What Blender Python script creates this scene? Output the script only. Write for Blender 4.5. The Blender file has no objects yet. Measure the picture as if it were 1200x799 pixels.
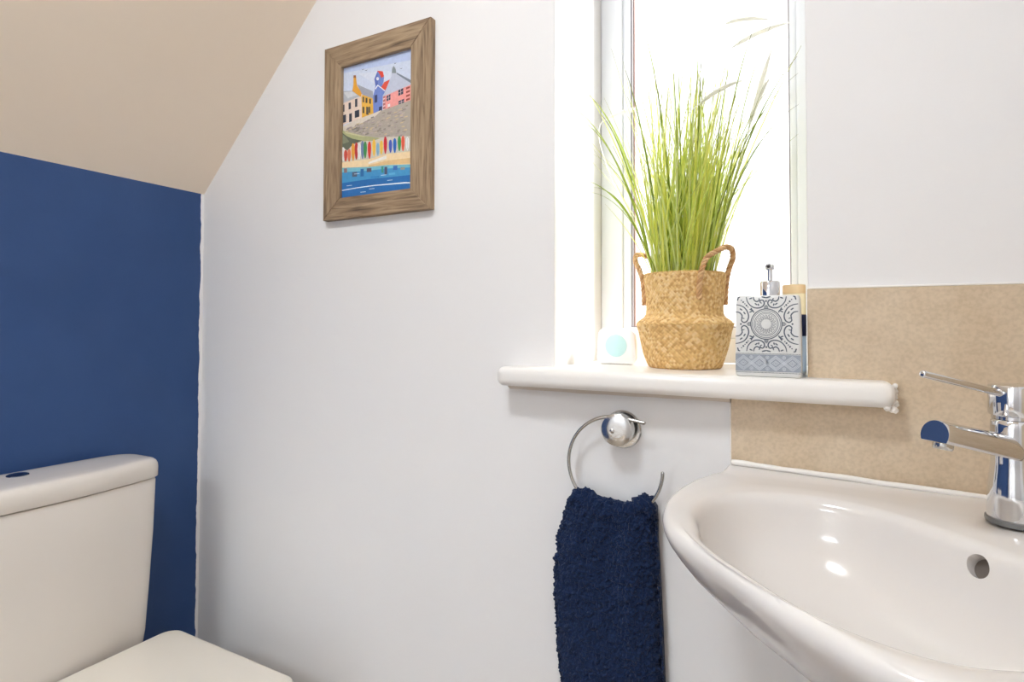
import bpy, bmesh, math, random
from math import sin, cos, pi, radians, sqrt, atan2
from mathutils import Vector, Matrix, noise
LAMP_FILL, SKY, HALL_FILL, SUN, EXPOSURE = 28.8, 1.3, 12.0, 4.4, 1.0  # the ceiling and hall lamps are added fill

random.seed(11)
SC = bpy.context.scene
COL = SC.collection

# ------------------------------------------------------------------ helpers
def lin(c):
    r = []
    for v in c:
        v = v / 255.0
        r.append(v / 12.92 if v <= 0.04045 else ((v + 0.055) / 1.055) ** 2.4)
    return (r[0], r[1], r[2], 1.0)

def mat(name, col, rough=0.5, metal=0.0, spec=0.5, coat=0.0, noise_scale=None, noise_amt=0.0,
        bump_scale=None, bump=0.0, bump_dist=0.001, trans=0.0, attr=None, sheen=0.0):
    m = bpy.data.materials.new(name); m.use_nodes = True
    nt = m.node_tree; b = nt.nodes['Principled BSDF']
    b.inputs['Base Color'].default_value = lin(col)
    b.inputs['Roughness'].default_value = rough
    b.inputs['Metallic'].default_value = metal
    b.inputs['Specular IOR Level'].default_value = spec
    b.inputs['Coat Weight'].default_value = coat
    if coat: b.inputs['Coat Roughness'].default_value = 0.05
    if sheen: b.inputs['Sheen Weight'].default_value = sheen
    tc = nt.nodes.new('ShaderNodeTexCoord')
    src = None
    if attr:
        a = nt.nodes.new('ShaderNodeVertexColor'); a.layer_name = attr; src = a.outputs['Color']
    if noise_scale:
        n = nt.nodes.new('ShaderNodeTexNoise'); n.inputs['Scale'].default_value = noise_scale; n.inputs['Detail'].default_value = 5
        nt.links.new(tc.outputs['Object'], n.inputs['Vector'])
        mr = nt.nodes.new('ShaderNodeMapRange'); mr.inputs['From Min'].default_value = .25; mr.inputs['From Max'].default_value = .75
        mr.inputs['To Min'].default_value = 1 - noise_amt; mr.inputs['To Max'].default_value = 1 + noise_amt
        nt.links.new(n.outputs['Fac'], mr.inputs['Value'])
        mx = nt.nodes.new('ShaderNodeMix'); mx.data_type = 'RGBA'; mx.blend_type = 'MULTIPLY'; mx.inputs[0].default_value = 1
        if src: nt.links.new(src, mx.inputs[6])
        else: mx.inputs[6].default_value = lin(col)
        nt.links.new(mr.outputs[0], mx.inputs[7]); src = mx.outputs[2]
    if src: nt.links.new(src, b.inputs['Base Color'])
    if bump_scale:
        n2 = nt.nodes.new('ShaderNodeTexNoise'); n2.inputs['Scale'].default_value = bump_scale; n2.inputs['Detail'].default_value = 4
        nt.links.new(tc.outputs['Object'], n2.inputs['Vector'])
        bp = nt.nodes.new('ShaderNodeBump'); bp.inputs['Strength'].default_value = bump; bp.inputs['Distance'].default_value = bump_dist
        nt.links.new(n2.outputs['Fac'], bp.inputs['Height']); nt.links.new(bp.outputs['Normal'], b.inputs['Normal'])
    if trans:
        t = nt.nodes.new('ShaderNodeBsdfTranslucent'); ms = nt.nodes.new('ShaderNodeMixShader'); ms.inputs[0].default_value = trans
        if src: nt.links.new(src, t.inputs['Color'])
        else: t.inputs['Color'].default_value = lin(col)
        out = nt.nodes['Material Output']
        nt.links.new(b.outputs[0], ms.inputs[1]); nt.links.new(t.outputs[0], ms.inputs[2]); nt.links.new(ms.outputs[0], out.inputs['Surface'])
    return m

def base_of(o):
    v = Vector((0, 0, 0))
    while o: v += o.location; o = o.parent
    return v

def obj(name, bm, m, parent=None, loc=(0, 0, 0), smooth=True, sharp=40):
    """link a bmesh built in world coordinates as ONE object (child of parent when given)"""
    L = Vector(loc) if parent is None else base_of(parent)
    bmesh.ops.translate(bm, verts=bm.verts, vec=-L)
    me = bpy.data.meshes.new(name); bm.normal_update(); bm.to_mesh(me); bm.free()
    if smooth:
        me.polygons.foreach_set('use_smooth', [True] * len(me.polygons))
        if sharp: me.set_sharp_from_angle(angle=radians(sharp))
    o = bpy.data.objects.new(name, me); COL.objects.link(o)
    for x in (m if isinstance(m, (list, tuple)) else [m]): me.materials.append(x)
    if parent is not None: o.parent = parent
    else: o.location = L
    return o

def thing(name, label, cat, loc, group=None):
    o = bpy.data.objects.new(name, None); COL.objects.link(o); o.location = loc; o.empty_display_size = .05
    o['label'] = label; o['category'] = cat
    if group: o['group'] = group
    return o

def tag(o, label, cat): o['label'] = label; o['category'] = cat; return o
def struct(o): o['kind'] = 'structure'; return o

def box(bm, lo, hi, bev=0.0, seg=2):
    r = bmesh.ops.create_cube(bm, size=1)
    c = [(a + b) / 2 for a, b in zip(lo, hi)]; s = [b - a for a, b in zip(lo, hi)]
    for v in r['verts']: v.co = Vector([c[i] + v.co[i] * s[i] for i in range(3)])
    if bev:
        es = list({e for v in r['verts'] for e in v.link_edges})
        bmesh.ops.bevel(bm, geom=es, offset=bev, segments=seg, affect='EDGES', profile=.5)
    return bm

def lathe(bm, prof, n=48, M=None, cap=True):
    """prof = [(r, z)...] round local z; M places it"""
    M = M or Matrix.Identity(4); rings = []
    for r, z in prof:
        if r < 1e-6: rings.append([bm.verts.new(M @ Vector((0, 0, z)))])
        else: rings.append([bm.verts.new(M @ Vector((r * cos(2 * pi * k / n), r * sin(2 * pi * k / n), z))) for k in range(n)])
    for a, b in zip(rings, rings[1:]):
        for k in range(n):
            k2 = (k + 1) % n
            if len(a) == 1 and len(b) == 1: continue
            if len(a) == 1: bm.faces.new((a[0], b[k2], b[k]))
            elif len(b) == 1: bm.faces.new((a[k], a[k2], b[0]))
            else: bm.faces.new((a[k], a[k2], b[k2], b[k]))
    if cap:
        if len(rings[0]) > 1: bm.faces.new(rings[0][::-1])
        if len(rings[-1]) > 1: bm.faces.new(rings[-1])
    return bm

def tube(bm, pts, rad, n=12, cap=True):
    pts = [Vector(p) for p in pts]; N = len(pts); rings = []
    rad = rad if isinstance(rad, (list, tuple)) else [rad] * N
    t0 = (pts[1] - pts[0]).normalized()
    up = Vector((0, 0, 1)) if abs(t0.z) < .9 else Vector((1, 0, 0))
    nrm = (up - t0 * up.dot(t0)).normalized()
    for i in range(N):
        t = (pts[min(i + 1, N - 1)] - pts[max(i - 1, 0)]).normalized()
        nrm = (nrm - t * nrm.dot(t)).normalized(); bn = t.cross(nrm)
        rings.append([bm.verts.new(pts[i] + (nrm * cos(2 * pi * k / n) + bn * sin(2 * pi * k / n)) * rad[i]) for k in range(n)])
    for a, b in zip(rings, rings[1:]):
        for k in range(n):
            k2 = (k + 1) % n; bm.faces.new((a[k], a[k2], b[k2], b[k]))
    if cap: bm.faces.new(rings[0][::-1]); bm.faces.new(rings[-1])
    return bm

def loft(bm, loops, cap0=True, cap1=True):
    R = [[bm.verts.new(p) for p in lp] for lp in loops]; n = len(R[0])
    for a, b in zip(R, R[1:]):
        for k in range(n):
            k2 = (k + 1) % n; bm.faces.new((a[k], a[k2], b[k2], b[k]))
    if cap0: bm.faces.new(R[0][::-1])
    if cap1: bm.faces.new(R[-1])
    return bm

def prism(bm, poly, f0, f1):
    """poly 2D; f0/f1 map (a,b) to world for both ends"""
    A = [bm.verts.new(f0(*p)) for p in poly]; B = [bm.verts.new(f1(*p)) for p in poly]; n = len(poly)
    bm.faces.new(A[::-1]); bm.faces.new(B)
    for k in range(n): bm.faces.new((A[k], A[(k + 1) % n], B[(k + 1) % n], B[k]))
    bmesh.ops.recalc_face_normals(bm, faces=bm.faces)
    return bm

def spline(P, n, closed=False):
    """Catmull-Rom through points"""
    P = [Vector(p) for p in P]; out = []; N = len(P)
    segs = N if closed else N - 1
    for i in range(segs):
        g = (lambda k: P[k % N]) if closed else (lambda k: P[max(0, min(N - 1, k))])
        a, b, c, d = g(i - 1), g(i), g(i + 1), g(i + 2)
        for j in range(n):
            t = j / n
            out.append(.5 * (2 * b + (c - a) * t + (2 * a - 5 * b + 4 * c - d) * t * t + (3 * b - a - 3 * c + d) * t ** 3))
    if not closed: out.append(P[-1])
    return out

def rrect(x0, y0, x1, y1, r, n=6):
    out = []
    for cx, cy, a0 in ((x1 - r, y1 - r, 0), (x0 + r, y1 - r, 90), (x0 + r, y0 + r, 180), (x1 - r, y0 + r, 270)):
        for k in range(n + 1):
            a = radians(a0 + 90 * k / n); out.append((cx + r * cos(a), cy + r * sin(a)))
    return out

# ------------------------------------------------------------------ materials
M_WALL = mat('white_wall_paint', (232, 230, 229), .55, spec=.3, noise_scale=3, noise_amt=.012, bump_scale=60, bump=.12, bump_dist=.002)
M_CEIL = mat('cream_ceiling_paint', (244, 229, 210), .7, spec=.2, noise_scale=3, noise_amt=.015, bump_scale=60, bump=.1, bump_dist=.002)
M_GLOSSWHITE = mat('white_gloss_paint', (240, 236, 231), .3, bump_scale=35, bump=.1, bump_dist=.002)
M_UPVC = mat('white_window_plastic', (238, 240, 243), .35)
M_GASKET = mat('grey_gasket', (150, 146, 150), .6)
M_PINKLINE = mat('pinkish_brown_line', (205, 172, 165), .6)
M_CER = mat('white_glazed_ceramic', (221, 216, 212), .12)
M_CER_T = mat('toilet_ceramic', (218, 210, 201), .14)
M_SEAT = mat('toilet_seat_plastic', (222, 214, 201), .3)
M_CHROME = mat('chrome', (226, 227, 230), .06, metal=1)
M_CHROME_W = mat('worn_chrome', (214, 214, 213), .16, metal=1, noise_scale=60, noise_amt=.1, bump_scale=180, bump=.25, bump_dist=.0008)
M_STEEL = mat('brushed_steel', (196, 194, 190), .2, metal=1)
M_DARK = mat('opening_shade', (40, 38, 36), .6)
M_RUBBER = mat('grey_base_seal', (120, 120, 120), .45)
M_NAVY = mat('navy_terry', (26, 41, 72), .95, spec=.1, noise_scale=700, noise_amt=.35, sheen=.12)
M_FLOOR = mat('floor_vinyl', (156, 138, 118), .5, noise_scale=6, noise_amt=.08)
M_BLADE = mat('grass_blade', (170, 200, 60), .38, attr='Col', trans=.5)
M_PLUME = mat('cream_plume', (250, 249, 244), .8, trans=.75)
M_WEAVE = mat('seagrass_weave', (214, 176, 112), .65, attr='Col', noise_scale=240, noise_amt=.1, spec=.3)
M_ROPE = mat('seagrass_rope', (190, 144, 96), .75, attr='Col', noise_scale=300, noise_amt=.16)
M_EARTH = mat('dark_filler', (70, 62, 40), .9)
M_SOAP = mat('white_stoneware', (226, 226, 224), .35, noise_scale=40, noise_amt=.03)
M_INK = mat('grey_blue_glaze', (86, 94, 106), .4)
M_BAND = mat('pale_blue_grey_glaze', (156, 163, 174), .4, noise_scale=80, noise_amt=.12)
M_BANDLINE = mat('off_white_relief', (214, 219, 224), .4)
M_CREAM = mat('cream_plastic', (246, 224, 184), .35, trans=.2)
M_CREAM2 = mat('pale_yellow_plastic', (250, 238, 204), .3, trans=.2)
M_NAVYLAB = mat('navy_label', (54, 62, 112), .4)
M_LBLUE = mat('light_blue_plastic', (206, 226, 246), .3, trans=.2)
for m_, tr_ in ((M_CREAM, .35), (M_CREAM2, .6), (M_LBLUE, .7)):
    q_ = m_.node_tree.nodes['Principled BSDF']; q_.inputs['Transmission Weight'].default_value = tr_; q_.inputs['Roughness'].default_value = .45; q_.inputs['IOR'].default_value = 1.3
M_CLEAR = mat('pale_base', (236, 240, 244), .15, trans=.5)
M_GADGET = mat('white_plastic', (242, 242, 242), .35)
M_TURQ = mat('pale_turquoise', (196, 234, 236), .4)
M_ART = mat('watercolour_print', (200, 200, 200), .5, attr='Col', noise_scale=160, noise_amt=.07)
M_BACK = mat('brown_board', (140, 115, 90), .8)

def wood(name, axis):
    m = bpy.data.materials.new(name); m.use_nodes = True; nt = m.node_tree; b = nt.nodes['Principled BSDF']
    tc = nt.nodes.new('ShaderNodeTexCoord'); mp = nt.nodes.new('ShaderNodeMapping')
    sc = [95, 95, 95]; sc[axis] = 7; mp.inputs['Scale'].default_value = sc
    nt.links.new(tc.outputs['Object'], mp.inputs['Vector'])
    n = nt.nodes.new('ShaderNodeTexNoise'); n.inputs['Scale'].default_value = 1.6; n.inputs['Detail'].default_value = 6; n.inputs['Distortion'].default_value = .6
    nt.links.new(mp.outputs[0], n.inputs['Vector'])
    mp2 = nt.nodes.new('ShaderNodeMapping'); s2 = [14, 14, 14]; s2[axis] = 3; mp2.inputs['Scale'].default_value = s2
    nt.links.new(tc.outputs['Object'], mp2.inputs['Vector'])
    n2 = nt.nodes.new('ShaderNodeTexNoise'); n2.inputs['Scale'].default_value = 1; n2.inputs['Detail'].default_value = 3; n2.inputs['Distortion'].default_value = 1.5
    nt.links.new(mp2.outputs[0], n2.inputs['Vector'])
    ad = nt.nodes.new('ShaderNodeMath'); ad.operation = 'MULTIPLY_ADD'; ad.inputs[1].default_value = .35
    nt.links.new(n2.outputs['Fac'], ad.inputs[0]); nt.links.new(n.outputs['Fac'], ad.inputs[2])
    r = nt.nodes.new('ShaderNodeValToRGB'); r.color_ramp.elements[0].position = .42; r.color_ramp.elements[1].position = .92
    r.color_ramp.elements[0].color = lin((88, 70, 53)); r.color_ramp.elements[1].color = lin((178, 154, 124))
    e = r.color_ramp.elements.new(.64); e.color = lin((142, 118, 92))
    nt.links.new(ad.outputs[0], r.inputs['Fac']); nt.links.new(r.outputs['Color'], b.inputs['Base Color'])
    bp = nt.nodes.new('ShaderNodeBump'); bp.inputs['Strength'].default_value = .5; bp.inputs['Distance'].default_value = .0008
    nt.links.new(n.outputs['Fac'], bp.inputs['Height']); nt.links.new(bp.outputs[0], b.inputs['Normal'])
    b.inputs['Roughness'].default_value = .6
    return m
M_WOODX = wood('weathered_oak_across', 0); M_WOODZ = wood('weathered_oak_upright', 2)

def stone():
    m = bpy.data.materials.new('beige_travertine_tile'); m.use_nodes = True; nt = m.node_tree; b = nt.nodes['Principled BSDF']
    tc = nt.nodes.new('ShaderNodeTexCoord')
    n = nt.nodes.new('ShaderNodeTexNoise'); n.inputs['Scale'].default_value = 9; n.inputs['Detail'].default_value = 8; n.inputs['Roughness'].default_value = .62
    n3 = nt.nodes.new('ShaderNodeTexNoise'); n3.inputs['Scale'].default_value = 190; n3.inputs['Detail'].default_value = 3
    for q in (n, n3): nt.links.new(tc.outputs['Object'], q.inputs['Vector'])
    r = nt.nodes.new('ShaderNodeValToRGB')
    r.color_ramp.elements[0].position = .33; r.color_ramp.elements[0].color = lin((200, 179, 151))
    r.color_ramp.elements[1].position = .68; r.color_ramp.elements[1].color = lin((215, 197, 172))
    nt.links.new(n.outputs['Fac'], r.inputs['Fac'])
    r2 = nt.nodes.new('ShaderNodeValToRGB')
    r2.color_ramp.elements[0].position = .36; r2.color_ramp.elements[0].color = (.93, .92, .90, 1)
    r2.color_ramp.elements[1].position = .6; r2.color_ramp.elements[1].color = (1.04, 1.04, 1.04, 1)
    nt.links.new(n3.outputs['Fac'], r2.inputs['Fac'])
    mx = nt.nodes.new('ShaderNodeMix'); mx.data_type = 'RGBA'; mx.blend_type = 'MULTIPLY'; mx.inputs[0].default_value = 1
    nt.links.new(r.outputs[0], mx.inputs[6]); nt.links.new(r2.outputs[0], mx.inputs[7])
    nt.links.new(mx.outputs[2], b.inputs['Base Color']); b.inputs['Roughness'].default_value = .5
    return m
M_TILE = stone()

def blue_wall():
    """navy paint; a wobbly white cut-in stripe where the white wall's paint laps round the corner"""
    m = bpy.data.materials.new('navy_wall_paint'); m.use_nodes = True; nt = m.node_tree; b = nt.nodes['Principled BSDF']
    tc = nt.nodes.new('ShaderNodeTexCoord'); sp = nt.nodes.new('ShaderNodeSeparateXYZ'); nt.links.new(tc.outputs['Object'], sp.inputs[0])
    n = nt.nodes.new('ShaderNodeTexNoise'); n.inputs['Scale'].default_value = 22; n.inputs['Detail'].default_value = 3
    nt.links.new(tc.outputs['Object'], n.inputs['Vector'])
    ma = nt.nodes.new('ShaderNodeMath'); ma.operation = 'MULTIPLY_ADD'; ma.inputs[1].default_value = .010
    nt.links.new(n.outputs['Fac'], ma.inputs[0]); nt.links.new(sp.outputs['Y'], ma.inputs[2])
    gt = nt.nodes.new('ShaderNodeMath'); gt.operation = 'GREATER_THAN'; gt.inputs[1].default_value = -.0035
    nt.links.new(ma.outputs[0], gt.inputs[0])
    n2 = nt.nodes.new('ShaderNodeTexNoise'); n2.inputs['Scale'].default_value = 5; n2.inputs['Detail'].default_value = 5; nt.links.new(tc.outputs['Object'], n2.inputs['Vector'])
    r = nt.nodes.new('ShaderNodeValToRGB'); r.color_ramp.elements[0].position = .3; r.color_ramp.elements[1].position = .75
    r.color_ramp.elements[0].color = lin((43, 71, 119)); r.color_ramp.elements[1].color = lin((51, 79, 127)); nt.links.new(n2.outputs['Fac'], r.inputs['Fac'])
    mx = nt.nodes.new('ShaderNodeMix'); mx.data_type = 'RGBA'; nt.links.new(gt.outputs[0], mx.inputs[0]); nt.links.new(r.outputs[0], mx.inputs[6]); mx.inputs[7].default_value = lin((232, 230, 229))
    nt.links.new(mx.outputs[2], b.inputs['Base Color']); b.inputs['Roughness'].default_value = .5; b.inputs['Specular IOR Level'].default_value = .35
    n4 = nt.nodes.new('ShaderNodeTexNoise'); n4.inputs['Scale'].default_value = 90; nt.links.new(tc.outputs['Object'], n4.inputs['Vector'])
    bp = nt.nodes.new('ShaderNodeBump'); bp.inputs['Strength'].default_value = .12; bp.inputs['Distance'].default_value = .002
    nt.links.new(n4.outputs['Fac'], bp.inputs['Height']); nt.links.new(bp.outputs[0], b.inputs['Normal'])
    return m
M_BLUE = blue_wall()

def glass():
    m = bpy.data.materials.new('window_glass'); m.use_nodes = True; nt = m.node_tree; nt.nodes.remove(nt.nodes['Principled BSDF'])
    t = nt.nodes.new('ShaderNodeBsdfTransparent'); t.inputs[0].default_value = (.97, .98, .98, 1)
    g = nt.nodes.new('ShaderNodeBsdfGlossy'); g.inputs['Roughness'].default_value = .02
    lw = nt.nodes.new('ShaderNodeLayerWeight'); pw = nt.nodes.new('ShaderNodeMath'); pw.operation = 'POWER'; pw.inputs[1].default_value = 5
    nt.links.new(lw.outputs['Facing'], pw.inputs[0])
    f = nt.nodes.new('ShaderNodeMath'); f.operation = 'MULTIPLY_ADD'; f.inputs[1].default_value = .9; f.inputs[2].default_value = .04; nt.links.new(pw.outputs[0], f.inputs[0])
    ms = nt.nodes.new('ShaderNodeMixShader'); nt.links.new(f.outputs[0], ms.inputs[0]); nt.links.new(t.outputs[0], ms.inputs[1]); nt.links.new(g.outputs[0], ms.inputs[2])
    nt.links.new(ms.outputs[0], nt.nodes['Material Output'].inputs['Surface'])
    return m
M_GLASS = glass()

# ------------------------------------------------------------------ room shell
XL, XR, YF, ZC = -1.5247, .33, -1.95, 2.32          # left wall, right wall, front wall, flat ceiling
ZE = 1.463                                           # eaves height where the slope meets the blue wall
WX0, WX1, WZ0, WZ1 = -.4515, -.0238, .985, 2.06      # window opening
WT = .34                                             # wall thickness
XS = XL + (ZC - ZE)                                  # where the 45 degree slope reaches the flat ceiling

def holed(xs, zs, hole, y0, y1):
    bm = bmesh.new(); V = {}
    for y in (y0, y1):
        for x in xs:
            for z in zs: V[(x, z, y)] = bm.verts.new((x, y, z))
    nx, nz = len(xs) - 1, len(zs) - 1
    solid = lambda i, k: 0 <= i < nx and 0 <= k < nz and (i, k) not in hole
    for i in range(nx):
        for k in range(nz):
            if not solid(i, k): continue
            a, b, c, d = (xs[i], zs[k]), (xs[i + 1], zs[k]), (xs[i + 1], zs[k + 1]), (xs[i], zs[k + 1])
            bm.faces.new([V[q + (y0,)] for q in (a, b, c, d)]); bm.faces.new([V[q + (y1,)] for q in (d, c, b, a)])
            for p, q, s in ((a, b, (i, k - 1)), (b, c, (i + 1, k)), (c, d, (i, k + 1)), (d, a, (i - 1, k))):
                if not solid(*s): bm.faces.new([V[p + (y0,)], V[p + (y1,)], V[q + (y1,)], V[q + (y0,)]])
    bmesh.ops.recalc_face_normals(bm, faces=bm.faces)
    return bm

bm = holed([XL - .12, WX0, WX1, XR + .12], [-.05, WZ0, WZ1, ZC + .1], {(1, 1)}, 0, WT)
# soft plaster arris round the window opening
es = [e for e in bm.edges if all(abs(v.co.y) < 1e-6 and (abs(v.co.x - WX0) < 1e-6 or abs(v.co.x - WX1) < 1e-6) and WZ0 - 1e-6 <= v.co.z <= WZ1 + 1e-6 for v in e.verts) and len(e.link_faces) == 2 and abs(e.link_faces[0].normal.dot(e.link_faces[1].normal)) < .5]
bmesh.ops.bevel(bm, geom=es, offset=.003, segments=3, affect='EDGES', profile=.5)
struct(obj('wall_back', bm, M_WALL, sharp=30))
struct(obj('wall_left', box(bmesh.new(), (XL - .12, YF, -.05), (XL, -.0001, ZE + .02)), M_BLUE, smooth=False))
struct(obj('wall_right', box(bmesh.new(), (XR, YF, -.05), (XR + .12, -.0001, ZC + .1)), M_WALL, smooth=False))
DX0, DX1, DZ = -1.28, -.34, 2.0  # unseen doorway, added and set left to let hall light onto the back wall
bm = holed([XL - .12, DX0, DX1, XR + .12], [-.05, 0, DZ, ZC + .1], {(1, 1)}, YF - .12, YF)
struct(obj('wall_front', bm, M_WALL, smooth=False))
struct(obj('floor', box(bmesh.new(), (XL, YF, -.05), (XR, 0, 0)), M_FLOOR, smooth=False))
bm = prism(bmesh.new(), [(XL, ZE), (XS, ZC), (XR, ZC), (XR, ZC + .1), (XS - .05, ZC + .1), (XL - .12, ZE + .02)][::-1],
           lambda x, z: (x, YF, z), lambda x, z: (x, -.0001, z))
struct(obj('ceiling', bm, M_CEIL, smooth=False))
# thin painted door lining round the doorway behind the camera
bm = bmesh.new()
box(bm, (DX0, YF - .13, 0), (DX0 + .03, YF + .012, DZ), .003); box(bm, (DX1 - .03, YF - .13, 0), (DX1, YF + .012, DZ), .003); box(bm, (DX0, YF - .13, DZ - .03), (DX1, YF + .012, DZ), .003)
struct(obj('trim_1', bm, M_GLOSSWHITE))

# ------------------------------------------------------------------ window
WY = .257
win = bpy.data.objects.new('window_1', None); COL.objects.link(win); win.location = (WX0, WY, WZ0); win['kind'] = 'structure'
win['label'] = 'tall narrow white window in a deep reveal, blown out by daylight'
def frame_loop(bm, x0, x1, z0, z1, wl, wr, wb, wt, y0, y1, bev=.004):
    """rectangular frame as a mitred solid"""
    O = [(x0, z0), (x1, z0), (x1, z1), (x0, z1)]; I = [(x0 + wl, z0 + wb), (x1 - wr, z0 + wb), (x1 - wr, z1 - wt), (x0 + wl, z1 - wt)]
    v = {}
    for tagk, P in (('o', O), ('i', I)):
        for k in range(4):
            for y in (y0, y1): v[(tagk, k, y)] = bm.verts.new((P[k][0], y, P[k][1]))
    for k in range(4):
        j = (k + 1) % 4
        bm.faces.new((v['o', k, y0], v['o', j, y0], v['i', j, y0], v['i', k, y0]))
        bm.faces.new((v['o', k, y1], v['i', k, y1], v['i', j, y1], v['o', j, y1]))
        bm.faces.new((v['o', k, y0], v['o', k, y1], v['o', j, y1], v['o', j, y0]))
        bm.faces.new((v['i', k, y0], v['i', j, y0], v['i', j, y1], v['i', k, y1]))
    bmesh.ops.recalc_face_normals(bm, faces=bm.faces)
    if bev:
        es = [e for e in bm.edges if all(abs(q.co.y - y0) < 1e-6 for q in e.verts) and abs(e.calc_length()) > .03 and not (len(set((round(q.co.x, 5) for q in e.verts))) == 2 and len(set((round(q.co.z, 5) for q in e.verts))) == 2)]
        bmesh.ops.bevel(bm, geom=es, offset=bev, segments=3, affect='EDGES', profile=.5)
    return bm
fx0, fx1, fz0, fz1 = WX0 + .0004, WX1 - .0004, 1.0212, WZ1 - .0004
obj('window_frame', frame_loop(bmesh.new(), fx0, fx1, fz0, fz1, .051, .022, .052, .05, WY, WY + .07), M_UPVC, win)
cas = obj('casement', frame_loop(bmesh.new(), fx0 + .051, fx1 - .022, fz0 + .052, fz1 - .05, .0165, .012, .022, .03, WY + .006, WY + .066, .003), M_UPVC, win)
g0, g1, h0, h1 = fx0 + .0675, fx1 - .034, fz0 + .074, fz1 - .08
obj('gasket', frame_loop(bmesh.new(), g0, g1, h0, h1, .0035, .002, .002, .003, WY + .012, WY + .04, 0), M_GASKET, cas)
obj('pink_line', frame_loop(bmesh.new(), g0 + .0036, g1 - .0021, h0 + .0021, h1 - .0031, .003, .001, .001, .001, WY + .022, WY + .036, 0), M_PINKLINE, cas)  # thin pinkish line drawn just inside the gasket
obj('pane', box(bmesh.new(), (g0 + .001, WY + .0405, h0 + .001), (g1 - .001, WY + .0445, h1 - .001)), M_GLASS, win, smooth=False)

# ------------------------------------------------------------------ window sill, a bullnosed board with horns
SZ0, SZ1 = .9852, 1.0210
poly = [(-.5505, -.0005), (-.5505, -.040)] + [(-.5505 + .016 * (1 - cos(a)), -.040 - .015 * sin(a)) for a in (pi / 6, pi / 3, pi / 2)] + \
       [(.0685 + .016 * sin(a), -.040 - .015 * cos(a)) for a in (0, pi / 6, pi / 3, pi / 2)] + [(.0845, -.0095), (-.0243, -.0095), (-.0243, .2565), (-.451, .2565), (-.451, -.0005)]
bm = prism(bmesh.new(), poly, lambda x, y: (x, y, SZ0), lambda x, y: (x, y, SZ1))
es = [e for e in bm.edges if abs(e.verts[0].co.z - e.verts[1].co.z) < 1e-6 and (sum(v.co.y for v in e.verts) / 2 < -.035 or (all(abs(v.co.x + .5505) < 1e-4 for v in e.verts)) or all(abs(v.co.x - .0845) < 1e-4 for v in e.verts))]
bmesh.ops.bevel(bm, geom=es, offset=.0135, segments=6, affect='EDGES', profile=.5)
sill = thing('window_sill', 'white painted bullnose windowsill board running under the window and across the beige tile', 'windowsill', (-.23, .1, SZ0))
obj('sill_board', bm, M_GLOSSWHITE, sill, sharp=50)
# uneven bed of filler under the left half, lumpy sealant on the chipped right end
bm = bmesh.new()
top, bot = [], []
N = 80
rows = []
for k in range(N + 1):
    x = -.5435 + (.5435 - .1365) * k / N
    h = .0105 + .002 * noise.noise((x * 14, 0, 3)); dpt = .019
    rows.append([(x, -.0003, SZ0 - h), (x, -.006, SZ0 - h * .95), (x, -.014, SZ0 - h * .6), (x, -dpt, SZ0 - .0005), (x, -.0003, SZ0 - .0003)])
loft(bm, rows); bmesh.ops.recalc_face_normals(bm, faces=bm.faces)
M_FILL = mat('old_filler', (214, 203, 190), .8, bump_scale=200, bump=.4, bump_dist=.001)
f = obj('filler_bead', bm, M_FILL, sill); f['label'] = 'uneven strip of old filler under the sill'
bm = bmesh.new()
for k, (dx, dy, dz, r) in enumerate([(.0855, -.016, .014, .0045), (.0860, -.021, .022, .004), (.0850, -.028, .030, .0035), (.082, -.04, -.002, .005), (.074, -.044, .0015, .005), (.0865, -.013, .028, .0035), (.086, -.03, .005, .004)]):
    q = bmesh.ops.create_icosphere(bm, subdivisions=3, radius=r, matrix=Matrix.Translation((dx, dy, SZ0 + dz)))
    for v in q['verts']: v.co += Vector(v.co - Vector((dx, dy, SZ0 + dz))) * .5 * noise.noise(v.co * 260)
f = obj('sealant_blob', bm, M_GLOSSWHITE, sill); f['label'] = 'lumpy white sealant on the chipped right end'

# ------------------------------------------------------------------ splashback tile (L-shaped, cut round the sill and window)
poly = [(-.1355, .70), (.3295, .70), (.3295, 1.1555), (-.0243, 1.1555), (-.0243, .9849), (-.1355, .9849)]
bm = prism(bmesh.new(), poly, lambda x, z: (x, -.009, z), lambda x, z: (x, -.0002, z))
bmesh.ops.bevel(bm, geom=[e for e in bm.edges if all(v.co.y < -.008 for v in e.verts)], offset=.0008, segments=2, affect='EDGES')
t = thing('tile_splashback', 'beige mottled stone splashback tile behind the washbasin, cut around the windowsill', 'tile', (.1, 0, .70))
obj('stone_tile', bm, M_TILE, t, sharp=30)
t2 = thing('tile_splashback', 'added beige mottled stone splashback tile on the unseen side wall right of the washbasin', 'tile', (XR, -.3, .70))
obj('stone_tile', box(bmesh.new(), (XR - .0092, -.62, .70), (XR - .0004, -.0095, 1.1555), .0008), M_TILE, t2, sharp=30)  # unseen tile, added to temper the white side wall's bounce
obj('grout_edge', box(bmesh.new(), (XR - .0075, -.62, 1.1556), (XR - .0004, -.0095, 1.1585), .001), M_GLOSSWHITE, t2)
obj('grout_edge', box(bmesh.new(), (-.0243, -.0075, 1.1556), (.3295, -.0002, 1.1585), .001), M_GLOSSWHITE, t)
obj('grout_edge', box(bmesh.new(), (-.1382, -.0075, .86), (-.1356, -.0002, .9745), .001), M_GLOSSWHITE, t)
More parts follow.
